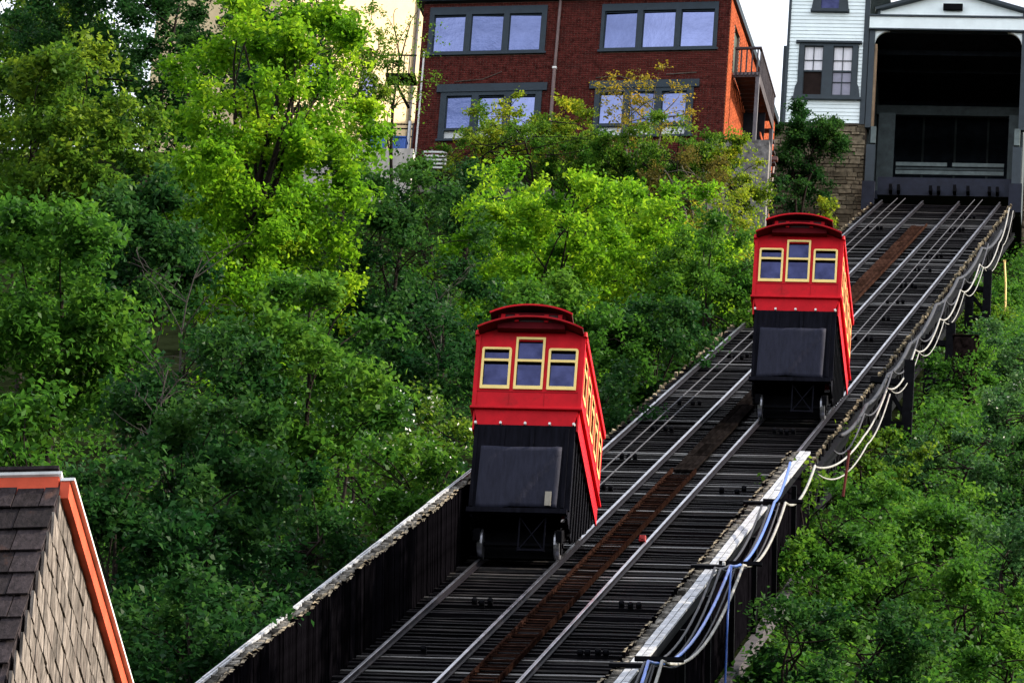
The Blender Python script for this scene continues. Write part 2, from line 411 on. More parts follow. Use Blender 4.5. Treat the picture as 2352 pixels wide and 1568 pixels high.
# dark crossbars of the right one, with bracket ends
for q in ((1440, 1525), (1625, 1300), (1750, 1155)):
    P = ontrack(q[0], q[1], .66); s = P[1]/CI
    cb = bx('crossbar', 'black_steel', pr, 3.86, 4.50, s-.12, s+.10, .575, .64)
    bx('bolt', 'bolt_white', cb, 4.44, 4.49, s-.05, s+.03, .64, .70)
bx('outer_panel', 'board_black', pr, 4.30, 4.34, -30/CI, 15.6/CI, -1.5, .49)
bx('outer_beam', 'deck_wood', pr, 4.42, 4.62, -30/CI, 13/CI, -1.75, -1.5)
for s in np.arange(-30/CI, 13/CI, 5.2):
    MB().bar((4.45, s, -1.6), (4.45, s, .4), .10, .14, (0, 1, 0)).build('stanchion', 'black_steel', pr)

# lattice girder and trestle legs on the right-hand side of the upper track
lat = thing('lattice_girder', 'dark steel lattice girder under the right edge of the upper track', 'girder', (0, 0, 0), (INC, 0, 0))
bx('top_chord', 'black_steel', lat, 4.02, 4.20, 15/CI, S1, -.55, -.30)
bx('bottom_chord', 'black_steel', lat, 4.02, 4.20, 15/CI, S1, -1.35, -1.15)
s = 15/CI; flip = 0
while s < S1-2:
    a, b = (-1.2, -.45) if flip else (-.45, -1.2); flip ^= 1
    MB().bar((4.11, s, a), (4.11, s+1.7, b), .10, .10).build('diagonal', 'black_steel', lat)
    MB().bar((4.11, s, -.45), (4.11, s, -1.2), .09, .09).build('vertical_strut', 'cable_grey' if random.random() < .4 else 'black_steel', lat); s += 1.7
for (pa, pb, pyt, pyb, lab) in ((2040, 2088, 870, 990, 'two-legged dark trestle bent nearest the upper red car'),
                                (2136, 2183, 780, 890, 'middle dark trestle bent with a level brace under the track edge'),
                                (2228, 2268, 655, 745, 'highest dark trestle bent near the station, beside the leafy slope')):
    Pm = atX((pa+pb)/2, (pyt+pyb)/2, 4.75); Y = Pm[1]
    t = thing('trestle_bent', lab, 'trestle', (0, Y, 0), group='trestle bents under the track edge')
    A = atY(pa, pyt, Y); B = atY(pb, pyt, Y); gz = terr(A[0], Y)-.3; tz = Y*TI-.45
    for P in (A, B): bx('leg', 'black_steel', t, P[0]-.13, P[0]+.13, -.13, .13, gz, tz if P is A else max(tz-.2, A[2]+.5))
    z1 = atY(pa, pyb-15, Y)[2]; z2 = atY(pa, pyt+10, Y)[2]
    MB().bar((A[0], 0, z1), (B[0], 0, z1), .1, .16).build('brace', 'black_steel', t)
    MB().bar((4.0, 0, z2+.1), (B[0], 0, z2), .1, .16).build('brace', 'black_steel', t)
    MB().bar((A[0], .02, z2-.1), (B[0], .02, z1+.15), .08, .1).build('diagonal_brace', 'black_steel', t)

# ------------------------------------------------------------------ cables slung along the right-hand edge
def slung(name, label, pts, X, rad, m, sag, cat='cable'):
    P = [atX(px, py, X) for px, py in pts]; path = []
    for a, b in zip(P[:-1], P[1:]):
        n = 12
        for i in range(n):
            u = i/n; q = a+(b-a)*u; q = q.copy(); q[2] -= 4*sag*u*(1-u)*np.linalg.norm(b-a)/4; path.append(q)
    path.append(P[-1])
    tag(MB().tube(path, rad, 6).build(name, m, smooth=True), label, cat, 'cables slung along the right edge of the track')
    return P
top_br = [(2318, 478), (2295, 557), (2250, 607), (2206, 666), (2159, 732), (2102, 803), (2038, 891)]
slung('slung_cable', 'thick whitish cable looped in swags from the station down to the upper car', top_br, 4.85, .022, 'cable_white', .13)
slung('slung_cable', 'thinner pale cable hanging just outside the thick whitish one', [(a+9, b+6) for a, b in top_br], 4.95, .013, 'cable_white', .15)
slung('slung_cable', 'grey cable bundle hanging close under the upper track edge', [(2300, 530), (2255, 570), (2200, 640), (2150, 700), (2090, 790), (2040, 860), (1990, 930), (1930, 1000)], 4.4, .05, 'cable_grey', .07)
slung('slung_cable', 'thin grey cable hanging beside the grey bundle at the upper edge', [(2270, 560), (2215, 640), (2172, 690), (2110, 775), (2050, 850), (1985, 950), (1915, 1035)], 4.55, .022, 'cable_steel', .16)
slung('slung_cable', 'whitish cable swinging out over the green bank beside the upper car', [(2038, 891), (1985, 1000), (1872, 1072)], 4.8, .024, 'cable_white', .07)
slung('slung_cable', 'pale cable making the widest loop over the green bank', [(2044, 905), (1992, 1020), (1880, 1090)], 5.0, .018, 'cable_white', .10)
slung('slung_cable', 'white cable hanging in long loops outside the white capped parapet', [(1872, 1069), (1804, 1154), (1707, 1297), (1521, 1517), (1470, 1640)], 4.85, .028, 'cable_white', .17)
slung('slung_cable', 'bright blue cable looping below the white capped parapet', [(1815, 1062), (1779, 1152), (1678, 1299), (1489, 1518), (1440, 1640)], 4.75, .028, 'cable_blue', .16)
slung('slung_cable', 'dark grey cable looping nearest the white capped parapet', [(1750, 1160), (1642, 1303), (1480, 1520), (1400, 1640)], 4.55, .022, 'cable_grey', .16)
slung('slung_cable', 'second dark grey cable looping between parapet and blue cable', [(1768, 1160), (1655, 1305), (1500, 1520), (1420, 1640)], 4.65, .022, 'cable_grey', .18)
slung('slung_cable', 'light grey cable looping between the blue and the dark cables', [(1790, 1155), (1690, 1300), (1505, 1520), (1450, 1640)], 4.7, .016, 'cable_steel', .19)
slung('slung_cable', 'blue line hanging straight down from a blue cable bracket', [(1680, 1299), (1671, 1420), (1664, 1620)], 4.9, .020, 'cable_blue', .0)
for j, (px, py) in enumerate([(1804, 1154), (1707, 1297), (1521, 1517)]):
    P = atX(px, py, 4.8)
    t = MB().bar((4.35, P[1], P[2]+.03), (5.15, P[1], P[2]+.03), .07, .07).build('cable_bracket', 'black_steel')
    tag(t, ['dark cable bracket arm at the uphill end of the white parapet', 'dark cable bracket arm midway along the white parapet', 'dark cable bracket arm at the lowest end of the white parapet'][j], 'bracket', 'cable bracket arms')

# ------------------------------------------------------------------ the two red cars
def make_car(label, loc, variant):
    t = thing('funicular_car', label, 'funicular car', loc, group='red funicular cars')
    W = 1.05; Y0, Y1 = -.5, 3.9; ZB, ZT = 3.0, 4.56
    wins = [(-.92, -.385, 3.46, 4.28), (-.265, .265, 3.46, 4.46), (.385, .92, 3.46, 4.28)]
    b = MB()
    b.wall(1, Y0, Y0+.06, -W, W, ZB, ZT, wins); b.wall(1, Y1-.06, Y1, -W, W, ZB, ZT, wins)
    n = 5; pw = (Y1-Y0-.24)/n
    sw = [(Y0+.12+i*pw+.19, Y0+.12+(i+1)*pw-.19, 3.46, 4.26) for i in range(n)]
    b.wall(0, W-.06, W, Y0+.06, Y1-.06, ZB, ZT, sw); b.wall(0, -W, -W+.06, Y0+.06, Y1-.06, ZB, ZT, sw)
    # coved ends under the roof
    for y0, y1 in ((Y0, Y0+.06), (Y1-.06, Y1)):
        pts = [(-W, ZT)]+[(x, ZT+.26*(1-(x/W)**2)) for x in np.linspace(-W, W, 13)][1:-1]+[(W, ZT)]
        b.prism(pts[::-1], 1, y0, y1)
    body = b.build('body', 'car_red', t)
    # corner posts, waist seam, belt ledge
    bx('belt_ledge', 'car_red', body, -W-.05, W+.05, Y0-.06, Y1+.06, ZB-.025, ZB+.03, bevel=.012)
    bx('waist_seam', 'car_red_dark', body, -W-.006, W+.006, Y0-.008, Y1+.008, 3.355, 3.37)
    for xs_ in (-.36, .33): bx('panel_seam', 'car_red_dark', body, xs_-.004, xs_+.004, Y0-.006, Y0-.001, 3.04, 3.35)
    sk = MB(); zs0, zs1 = 2.66, ZB-.026; i0 = .035; i1 = .11
    vs = []
    for z, q in ((zs1, i0), (zs0, i1)):
        vs += [(-W+q, Y0+q*.3, z), (W-q, Y0+q*.3, z), (W-q, Y1-q*.3, z), (-W+q, Y1-q*.3, z)]
    sk.add(vs, [(0, 1, 5, 4)[::-1], (1, 2, 6, 5)[::-1], (2, 3, 7, 6)[::-1], (3, 0, 4, 7)[::-1], (4, 5, 6, 7), (0, 3, 2, 1)])
    skirt = sk.build('skirt', 'car_red', t)
    for x in (-.97, -.48, .0, .48, .95):
        MB().tube([(x, Y0-.03, 2.685), (x, Y0+.04, 2.685)], .028, 8).build('bolt', 'bolt_white', skirt)
    for sx in (-1, 1):
        bx('side_sill', 'car_red', t, min(sx*1.0, sx*1.035), max(sx*1.0, sx*1.035), Y0+.04, Y1, 2.55, 2.97)
        bx('corner_post', 'car_red', t, min(sx*.99, sx*1.07), max(sx*.99, sx*1.07), Y0-.025, Y0+.07, ZB+.03, ZT+.02)
        MB().tube([(sx*1.06, Y0-.04, ZT-.01), (sx*1.06, Y0-.04, ZT+.09)], [.05, .035], 8).build('eave_knob', 'car_red', t)
        bx('eave_board', 'car_red', t, min(sx*1.04, sx*1.10), max(sx*1.04, sx*1.10), Y0, Y1, ZT-.10, ZT+.04)
    # end windows: yellow frame, meeting rail, panes
    def window(y, u0, u1, z0, z1, zr, axis, sgn, rounded):
        f = MB(); th = .046 if axis == 1 else .030; pr_ = .035 if axis == 1 else .014
        def rect(a0, a1, b0, b1):
            if axis == 1: f.box(a0, a1, min(y, y+sgn*pr_), max(y, y+sgn*pr_), b0, b1)
            else: f.box(min(y, y+sgn*pr_), max(y, y+sgn*pr_), a0, a1, b0, b1)
        rect(u0, u0+th, z0+.075, z1-th*rounded); rect(u1-th, u1, z0+.075, z1-th*rounded)
        rect(u0, u1, z0, z0+.075)
        if rounded: rect(u0+th, u1-th, z1-th, z1)
        else: rect(u0, u1, z1, z1+.05)
        rect(u0+th, u1-th, zr-.026, zr+.026)
        if rounded:
            for cx, q in ((u0+th, -1), (u1-th, 1)):
                poly = [(cx, z1-th)]+[(cx+q*th*math.sin(a), z1-th+th*math.cos(a)) for a in np.linspace(0, math.pi/2, 6)]
                lo, hi = sorted((y, y+sgn*pr_)); f.prism(poly if q*(1 if axis == 1 else -1) > 0 else poly[::-1], axis, lo, hi)
        fr = f.build('window', 'car_yellow', t)
        for a, c in ((z0+.06, zr-.01), (zr+.01, z1)):
            g = MB(); d = y-sgn*.045
            if axis == 1: g.box(u0+.02, u1-.02, min(d, d-sgn*.012), max(d, d-sgn*.012), a, c)
            else: g.box(min(d, d-sgn*.012), max(d, d-sgn*.012), u0+.02, u1-.02, a, c)
            g.build('pane', 'glass_car', fr)
    for i, h in enumerate(wins):
        for y, sg in ((Y0, -1), (Y1, 1)): window(y, h[0]-.022, h[1]+.022, h[2]-.05, h[3]+.025, 4.03, 1, sg, i != 1)
    for h in sw:
        for x, sg in ((W, 1), (-W, -1)): window(x, h[0]-.02, h[1]+.02, h[2]-.05, h[3]+.02, 4.03, 0, sg, 1)
    # main roof: curved shell that overhangs both ends
    def arcroof(name, hw, zc, rise, y0, y1, th, m, parent=None, hood=0):
        rf = MB(); N = 14; vs = []
        for yy in (y0, y1):
            for k in range(N+1):
                x = -hw+2*hw*k/N; z = zc+rise*(1-abs(x/hw)**2.2)
                vs += [(x, yy, z), (x, yy, z+th)]
        o2 = 2*(N+1); fs = []
        for k in range(N):
            a = 2*k; fs += [(a, a+2, a+3, a+1), (o2+a, o2+a+1, o2+a+3, o2+a+2), (a, o2+a, o2+a+2, a+2), (a+1, a+3, o2+a+3, o2+a+1)]
        fs += [(0, 1, o2+1, o2), (2*N, o2+2*N, o2+2*N+1, 2*N+1)]
        rf.add(vs, fs); return rf.build(name, m, parent or t)
    lr = arcroof('roof', 1.03, ZT+.02, .24, Y0-.32, Y1+.42, .03, 'soffit_shade')
    arcroof('roof_edge', 1.035, ZT+.02, .243, Y0-.345, Y0-.315, .036, 'car_red_dark', lr)  # darker red stands for shade along the lower roof edge
    arcroof('roof_skin', 1.03, ZT+.053, .24, Y0-.31, Y1+.41, .012, 'roof_tar', lr)
    # clerestory
    cz = ZT+.16; yc = Y0-.20
    cl = MB().box(-.66, .66, yc, Y1+.30, cz-.08, cz+.26).build('clerestory', 'soffit_shade', t)
    for x in (-.56, -.29, .29, .56):
        bx('clerestory_post', 'car_red', cl, x-.04, x+.04, yc-.035, yc-.002, cz+.05, cz+.21)
    for a, b_ in ((-.51, -.34), (-.24, .24), (.34, .51)):
        bx('clerestory_pane', 'roof_tar', cl, a, b_, yc-.012, yc-.0015, cz+.06, cz+.20)
    cr_ = arcroof('upper_roof', .80, cz+.15, .175, Y0-.36, Y1+.46, .03, 'soffit_shade')
    arcroof('upper_roof_edge', .81, cz+.15, .18, Y0-.39, Y0-.355, .036, 'car_red', cr_)
    arcroof('upper_roof_skin', .80, cz+.183, .175, Y0-.35, Y1+.45, .012, 'roof_tar', cr_)
    # understructure: black front panel, tarpaulin, side frames, truck
    fp = MB().box(-.98, .98, Y0+.02, Y0+.10, .86, 2.655).build('front_panel', 'black_panel', t)
    for x in (-.98, -.45, .12, .80):
        bx('panel_batten', 'black_panel', fp, x, x+.07, Y0-.012, Y0+.018, .90, 2.60)
    tp = MB(); NX, NZ = 16, 14; vs = []
    rr = random.Random(variant)
    for j in range(NZ+1):
        for i in range(NX+1):
            u, v = i/NX, j/NZ; x = -.82+1.58*u-.03*v; z = 2.17-1.29*v-.02*math.sin(5*u+variant)*v
            d = .012*math.sin(9*u+3*v+variant)+.012*math.sin(15*u)*.5
            cre = abs((u-.95)+(v-.02)*.55)
            d += .06*math.exp(-(cre/.035)**2)*(1 if cre < .3 else 0)
            vs.append((x, Y0-.035-d, z))
    fs = [(j*(NX+1)+i, (j+1)*(NX+1)+i, (j+1)*(NX+1)+i+1, j*(NX+1)+i+1) for j in range(NZ) for i in range(NX)]
    tp.add(vs, fs); tpo = tp.build('tarpaulin', 'tarp', t, smooth=True)
    sol = tpo.modifiers.new('thick', 'SOLIDIFY'); sol.thickness = .006
    if variant == 1:
        tag(MB().box(.50, .62, Y0-.10, Y0-.075, .90, 1.20).build('paper_patch', 'cardboard', tpo), 'pale torn patch on the lower right of the tarpaulin', None)
    bx('bumper_beam', 'black_panel', t, -1.02, .94, Y0-.06, Y0+.06, .76, .86)
    poly = [(Y0+.05, .70), (Y0+.05, 2.62), (Y1-.05, 2.62), (Y1-.05, Y1*TI+.20), (.5, .60)]
    for sx in (-1, 1):
        xs = sorted((sx*.90, sx*.95)); MB().prism(poly, 0, xs[0], xs[1]).build('side_frame', 'black_panel', t)
        for yy in np.arange(0.0, 3.6, .45):
            zl = max(.62, yy*TI+.3); MB().box(min(sx*.955, sx*.985), max(sx*.955, sx*.985), yy, yy+.06, zl, 2.6).build('frame_rib', 'black_steel', t)
        MB().bar((sx*.80, Y0+.1, .34), (sx*.80, 3.7, 3.7*TI+.22), .12, .22).build('truck_beam', 'black_steel', t)
        MB().bar((sx*.93, .1, .55), (sx*.93, 1.0, 2.5), .06, .06).build('side_strut', 'black_steel', t)
    br = MB().bar((.02, Y0+.15, .03), (.02, Y0+.15, .80), .03).bar((.52, Y0+.15, .03), (.52, Y0+.15, .80), .03).bar((.02, Y0+.15, .05), (.52, Y0+.15, .75), .02).bar((.52, Y0+.16, .05), (.02, Y0+.16, .75), .02).bar((0, Y0+.15, .06), (.54, Y0+.15, .06), .04)
    br.build('front_brace', 'black_panel', t)
    bx('back_shade', 'black_steel', t, -.74, .74, .28, .34, .17, 2.5)
    for yy in (0.02, 3.3):
        zz = yy*TI+.275/CI
        MB().tube([(-.86, yy, zz), (.86, yy, zz)], .05, 8).build('axle', 'black_steel', t)
        for sx in (-1, 1):
            wv = MB().tube([(sx*.735, yy, zz), (sx*.80, yy, zz)], .262, 24).build('wheel', 'wheel_steel', t)
            MB().tube([(sx*.695, yy, zz), (sx*.734, yy, zz)], .295, 24).build('flange', 'wheel_steel', wv)
            MB().tube([(sx*.803, yy, zz), (sx*.83, yy, zz)], .18, 16).build('hub', 'black_steel', wv)
    return t
make_car('red cable car lower down the hill, left track, pale patch on its tarpaulin', (0, 0, 0), 1)
make_car('red cable car higher up the hill, right track, nearer the white station', (2.286+GAP-.762, 27.83, 27.83*TI), 2)
P = ontrack(1476, 1234, .08)
t = thing('marker_lamp', 'small red lamp box on the ties between the two tracks', 'lamp', tuple(P))
bx('housing', 'lamp_red', t, -.07, .07, -.05, .05, -.1, .04, bevel=.02); MB().tube([(0, -.07, -.02), (0, -.05, -.02)], .04, 12).build('lens', 'lamp_red', t)

# ------------------------------------------------------------------ brick building (local: x along the front, y back, z up)
A = R(-4.5); SH = math.tan(R(1.4))          # its side runs back a touch more to the right than square
bb = thing('brick_building', 'two-storey red brick building with blue-grey windows at the hill top', 'building', (-5.7, 97, 59.5), (0, 0, A))
FL = -11.28; H = 6.62; LEN = 9.6
UW = [(-11.02, -6.70, 4.47, 6.44), (-4.70, -.44, 4.47, 6.42)]
LW = [(-10.38, -6.68, .97, 2.93), (-4.75, -1.16, .97, 2.95)]
holes = UW+LW
wl = MB().wall(1, .012, .25, FL, 0, -2, H, holes).build('wall', 'mortar', bb)
CH, BL = .075, .225
cells = []
z = 0.0
j = 0
while z < H-.02:
    x = FL+(.0 if j % 2 else -BL/2)
    while x < 0:
        a, b_ = max(x, FL), min(x+BL, 0); xc = (a+b_)/2; zc = z+CH/2
        if b_-a > .04:
            segs = [(a+.008, b_-.008)]
            for h in holes:
                if h[2]-.03 < zc < h[3]+.03:
                    ns = []
                    for u, v in segs:
                        if v <= h[0] or u >= h[1]: ns.append((u, v))
                        else:
                            if u < h[0]-.02: ns.append((u, h[0]))
                            if v > h[1]+.02: ns.append((h[1], v))
                    segs = ns
            for u, v in segs: cells.append((u, v, z+.008, z+CH-.008))
        x += BL
    z += CH; j += 1
full = [i for i, q in enumerate(cells) if abs(q[1]-q[0]-(BL-.016)) < 1e-6 and 3.35 < q[2] < 4.4 and q[0] > -4.6]
solo = set(full[:300])
bme = MB().box(0, BL-.016, 0, .03, 0, CH-.016).mesh('brick', 'brick')
rest = MB()
for i, q in enumerate(cells):
    pr_ = random.uniform(-.004, .004)
    if i in solo: link('brick', bme, wl, (q[0], -.012+pr_, q[2]))
    else: rest.box(q[0], q[1], -.012+pr_, .02, q[2], q[3])
o = rest.build('brickwork', 'brick_mix', wl); o['kind'] = 'stuff'
# sunlit side wall
sw_ = MB(); SHL = lambda y: SH*y
sd_h = (1.0, 1.9, 4.1, 6.0)
side = MB().wall(0, -.25, -.004, .25, LEN, -2, H, [sd_h])
side.v = [(a+SHL(b), b, c) for a, b, c in side.v]; side = side.build('side_wall', 'mortar', bb)
sb = MB(); z = 0; j = 0
while z < H-.02:
    y = .0 if j % 2 else -.11
    while y < LEN:
        a, b_ = max(y, -.01), min(y+BL, LEN)
        if not (sd_h[2]-.03 < z+.03 < sd_h[3]+.03 and b_ > sd_h[0] and a < sd_h[1]) and b_-a > .03:
            dx = random.uniform(.008, .016); sb.box(-.02, dx, a+.006, b_-.006, z+.006, z+CH-.006)
        y += BL
    z += CH; j += 1
sb.v = [(a+SHL(b), b, c) for a, b, c in sb.v]
o = sb.build('brickwork', 'orange_sunlit', side); o['kind'] = 'stuff'
dr = MB().box(-.13, -.09, sd_h[0], sd_h[1], sd_h[2], sd_h[3]); dr.v = [(a+SHL(b), b, c) for a, b, c in dr.v]; dr = dr.build('side_door', 'door_green', bb)
bx('other_side_wall', 'brick_mix', bb, FL, FL+.25, .26, LEN, -2, H-.01)
bx('back_wall', 'brick_mix', bb, FL+.26, -.3, LEN-.25, LEN, -2, H-.01)
rf = MB().box(FL-.25, .12, -.22, LEN+.2, H+.004, H+.30); rf.v = [(a+SHL(b), b, c) for a, b, c in rf.v]; rf = rf.build('roof', 'trim_blue', bb)
g_ = MB().box(FL-.30, .18, -.30, -.222, H+.05, H+.24).build('gutter', 'trim_blue', rf)
# windows
def tri_window(x0, x1, z0, z1, panes, zp0, zp1, hopper=None, label=None):
    f = MB(); hs = [(a, b, zp0, zp1) for a, b in panes]
    if hopper: hs += [(a, b, hopper[0], hopper[1]) for a, b in panes]
    f.wall(1, -.06, .12, x0, x1, z0, z1, hs)
    o = f.build('window', 'trim_blue', bb)
    for k, (a, b) in enumerate(panes):
        g = MB().box(a-.01-(a+b)/2, b+.01-(a+b)/2, -.007, .008, zp0-.01-(zp0+zp1)/2, zp1+.01-(zp0+zp1)/2).build('pane', 'glass_blue', o)
        g.location = ((a+b)/2, .055, (zp0+zp1)/2); g.rotation_euler = (random.uniform(-.03, .03), 0, random.uniform(-.04, .04))
        bd = MB().bar((a, .03, zp0+.03), (b, .03, zp0+.03), .03, .05).bar((a, .03, zp1-.02), (b, .03, zp1-.02), .03, .05).bar((a+.015, .03, zp0), (a+.015, .03, zp1), .04, .04).bar((b-.015, .03, zp0), (b-.015, .03, zp1), .04, .04).build('sash', 'trim_blue', o)
        if hopper: MB().box(a-.01, b+.01, .045, .06, hopper[0], hopper[1]).build('lower_pane', 'blind', o)
    MB().box(x0-.06, x1+.06, -.10, -.061, z0-.02, z0+.06).build('sill', 'trim_blue', o)
    return o
tri_window(*UW[0], [(-10.85, -9.68), (-9.47, -8.28), (-8.07, -6.89)], 4.60, 6.12)
tri_window(*UW[1], [(-4.58, -3.38), (-3.18, -1.98), (-1.79, -.57)], 4.60, 6.13)
tri_window(*LW[0], [(-10.16, -9.23), (-8.98, -8.05), (-7.82, -6.90)], 1.46, 2.79, (1.06, 1.38))
tri_window(*LW[1], [(-4.56, -3.69), (-3.47, -2.54), (-2.31, -1.40)], 1.53, 2.81, (1.06, 1.42))
bx('lintel', 'trim_blue', bb, -10.54, -6.50, -.09, -.013, 2.935, 3.25); bx('lintel', 'trim_blue', bb, -4.96, -.97, -.09, -.013, 2.955, 3.26)
ds = MB().tube([(-6.24, -.08, H), (-6.27, -.08, 3.83)], .055, 8).tube([(-6.275, -.085, 3.80), (-6.28, -.085, .2)], .065, 8).build('downspout', 'pipe_brown', bb)
MB().box(-6.35, -6.20, -.14, -.012, 3.79, 3.87).build('collar', 'bolt_white', ds)
MB().tube([(-11.12, -.05, 4.62), (-11.13, -.05, .4)], .035, 8).build('vent_pipe', 'pipe_pale', bb)
# dead vine stems on the wall
tag(MB().tube([(-4.75, -.03, 3.42), (-3.9, -.03, 3.47), (-3.45, -.03, 3.30)], .018, 5).tube([(-2.2, -.03, 3.50), (-1.1, -.03, 3.55)], .022, 5).tube([(-9.9, -.03, 3.38), (-8.9, -.03, 3.45), (-8.2, -.03, 3.75)], .015, 5).build('dry_vine', 'bark_pale', bb), 'bare dry vine stems on the brick front', None)
# balcony with stair on the sunlit side
bal = thing('side_balcony', 'weathered grey wooden balcony on a post at the brick building side', 'balcony', (-5.7, 97, 59.5), (0, 0, A))
Yb0, Yb1 = .9, 4.6; o0 = SHL(2.5)+.03
for k in range(12):
    y = Yb0+k*(Yb1-Yb0)/12; bx('deck_board', 'deck_wood', bal, o0, 1.02, y, y+.28, 3.98, 4.03)
bx('front_joist', 'deck_wood', bal, o0, 1.04, Yb0-.05, Yb0-.004, 3.80, 3.975); bx('side_joist', 'deck_wood', bal, .97, 1.03, Yb0, Yb1, 3.62, 3.975)
for k in range(7): bx('joist_end', 'grey_wood', bal, .08+k*.14, .14+k*.14, Yb0-.10, Yb0-.052, 3.86, 3.96)
bx('top_rail', 'deck_wood', bal, o0, 1.06, Yb0-.06, Yb0+.04, 4.95, 5.03); bx('top_rail', 'deck_wood', bal, .97, 1.06, Yb0+.042, Yb1, 4.95, 5.03)
for k in range(5): bx('baluster', 'deck_wood', bal, .10+k*.20, .15+k*.20, Yb0-.02, Yb0+.03, 4.035, 4.945)
for k in range(22): bx('baluster', 'deck_wood', bal, .985, 1.03, Yb0+.14+k*.165, Yb0+.185+k*.165, 4.035, 4.945)
MB().bar((.97, Yb0, -.2), (.97, Yb0, 3.79), .13, .13, (0, 1, 0)).build('post', 'grey_wood', bal)
MB().bar((.97, Yb1-.1, -.2), (.97, Yb1-.1, 3.6), .13, .13, (0, 1, 0)).build('post', 'grey_wood', bal)
for k in range(7):
    y = Yb1+.1+k*.30; z = 3.7-k*.30; bx('stair_tread', 'deck_wood', bal, .25, 1.0, y, y+.28, z, z+.05)
bx('skirt_panel', 'station_dark', bal, o0+.05, .93, 3.2, 3.24, .3, 3.6)
for k in range(3): bx('lattice_slat', 'orange_sunlit', bal, 1.035, 1.075, 1.6, 3.1, 1.0+k*.40, 1.16+k*.40)  # slats share the orange that stands for sunlight

# ------------------------------------------------------------------ white clapboard station
YS = 110.0
stn = thing('upper_station', 'white clapboard hilltop station with a wide dark arched opening for the tracks', 'station', (0, YS, 0))
XL, XR, ZBt, ZTp = -4.62, -1.66, 67.95, 76.5
WIN = (-4.20, -2.02, 69.0, 71.32); UWN = (-3.74, -2.55, 72.78, 74.6)
core = MB().wall(1, .03, .2, XL, XR, ZBt, ZTp, [WIN, UWN]).build('wing_wall', 'clapboard', stn)
def clap(x0, x1, z0, z1, y, hs, parent, pitch=.158):
    z = z0
    while z < z1-.02:
        zz = min(z+pitch, z1); segs = [(x0, x1)]
        for h in hs:
            if h[2] < z+pitch/2 < h[3]:
                ns = []
                for u, v in segs:
                    if u < h[0]: ns.append((u, min(v, h[0])))
                    if v > h[1]: ns.append((max(u, h[1]), v))
                segs = ns
        for u, v in segs:
            if v-u < .02: continue
            mb = MB().prism([(y-.030, z), (y+.025, z), (y+.025, zz+.01), (y-.004, zz+.01)], 0, u, v); mb.build('clapboard', 'clapboard', parent)
        z += pitch
clap(XL, XR-.16, ZBt, ZTp-.1, 0, [(WIN[0]-.05, WIN[1]+.05, WIN[2], WIN[3]), (UWN[0]-.05, UWN[1]+.05, UWN[2], UWN[3])], core)
bx('corner_board', 'trim_slate', stn, XR-.158, XR+.04, -.06, .02, ZBt-.05, ZTp); bx('corner_board', 'trim_slate', stn, XL-.10, XL-.002, -.06, 8.0, ZBt-.05, ZTp)
bx('downpipe', 'trim_slate', stn, XL-.24, XL-.12, .3, .42, ZBt-1, 71.4)
bx('wing_side', 'clapboard', stn, XL, XL+.03, .21, 8, ZBt, ZTp); bx('wing_back', 'clapboard', stn, XL+.04, XR, 7.9, 8, ZBt, ZTp)
wr = MB().add([(XL-.4, -.4, ZTp), (XR+.4, -.4, ZTp), (XR+.4, 8.4, ZTp), (XL-.4, 8.4, ZTp), ((XL+XR)/2, 2.0, ZTp+1.6), ((XL+XR)/2, 6.0, ZTp+1.6)], [(0, 1, 4), (1, 2, 5, 4), (2, 3, 5), (3, 0, 4, 5), (3, 2, 1, 0)]).build('wing_roof', 'trim_slate', stn)
def st_window(win, sashes, full=True):
    x0, x1, z0, z1 = win
    f = MB(); f.wall(1, -.09, .06, x0, x1, z0, z1, [(a, b, z0+.12, z1-.10) for a, b in sashes])
    for xx, sg in ((x0, -1), (x1, 1)):      # flared lower casing
        f.prism([(xx, z1), (xx+sg*.03, z1), (xx+sg*.04, z0+.65), (xx+sg*.12, z0+.45), (xx+sg*.17, z0), (xx, z0)][::sg], 1, -.08, .02)
    o = f.build('window', 'trim_slate', stn)
    bx('head_cap', 'trim_slate', o, x0-.16, x1+.16, -.16, .02, z1+.002, z1+.09); bx('sill', 'trim_slate', o, x0-.22, x1+.22, -.17, .02, z0-.10, z0-.002)
    for k, (a, b) in enumerate(sashes):
        zm = (z0+.12+z1-.10)/2
        MB().box(a, b, .04, .05, zm, z1-.10).build('upper_pane', 'curtain', o)
        if k == 1: MB().box(a, b, .04, .05, z0+.12, zm).build('lower_pane', 'blind_dim', o)
        else: MB().box(a, b, .04, .05, z0+.12, zm).build('lower_pane', 'station_brown', o)
        m = MB().box((a+b)/2-.016, (a+b)/2+.016, .0, .03, zm if k == 0 else z0+.12, z1-.10).box(a, b, -.01, .035, zm-.035, zm+.035).box(a, (a+b)/2-.017, .0, .03, zm+.45, zm+.475).box((a+b)/2+.017, b, .0, .03, zm+.45, zm+.475)
        if k == 1: m.box(a, (a+b)/2-.017, 0, .03, zm-.48, zm-.455).box((a+b)/2+.017, b, 0, .03, zm-.48, zm-.455)
        m.box(a, a+.03, 0, .03, z0+.12, z1-.10).box(b-.03, b, 0, .03, z0+.12, z1-.10); m.build('muntins', 'trim_slate', o)
mat('blind_dim', (.24, .23, .30), .2, var=.1, spec=.6); mat('station_brown', (.020, .012, .010), .6, var=.2, spec=.05)
st_window(WIN, [(-4.04, -3.31), (-2.93, -2.20)])
x0, x1, z0, z1 = UWN
f = MB().wall(1, -.09, .06, x0, x1, z0, z1, [(-3.50, -2.82, z0+.06, z1-.1)])
for xx, sg in ((x0, -1), (x1, 1)): f.prism([(xx, z1), (xx+sg*.03, z1), (xx+sg*.05, z0+.5), (xx+sg*.12, z0), (xx, z0)][::sg], 1, -.08, .02)
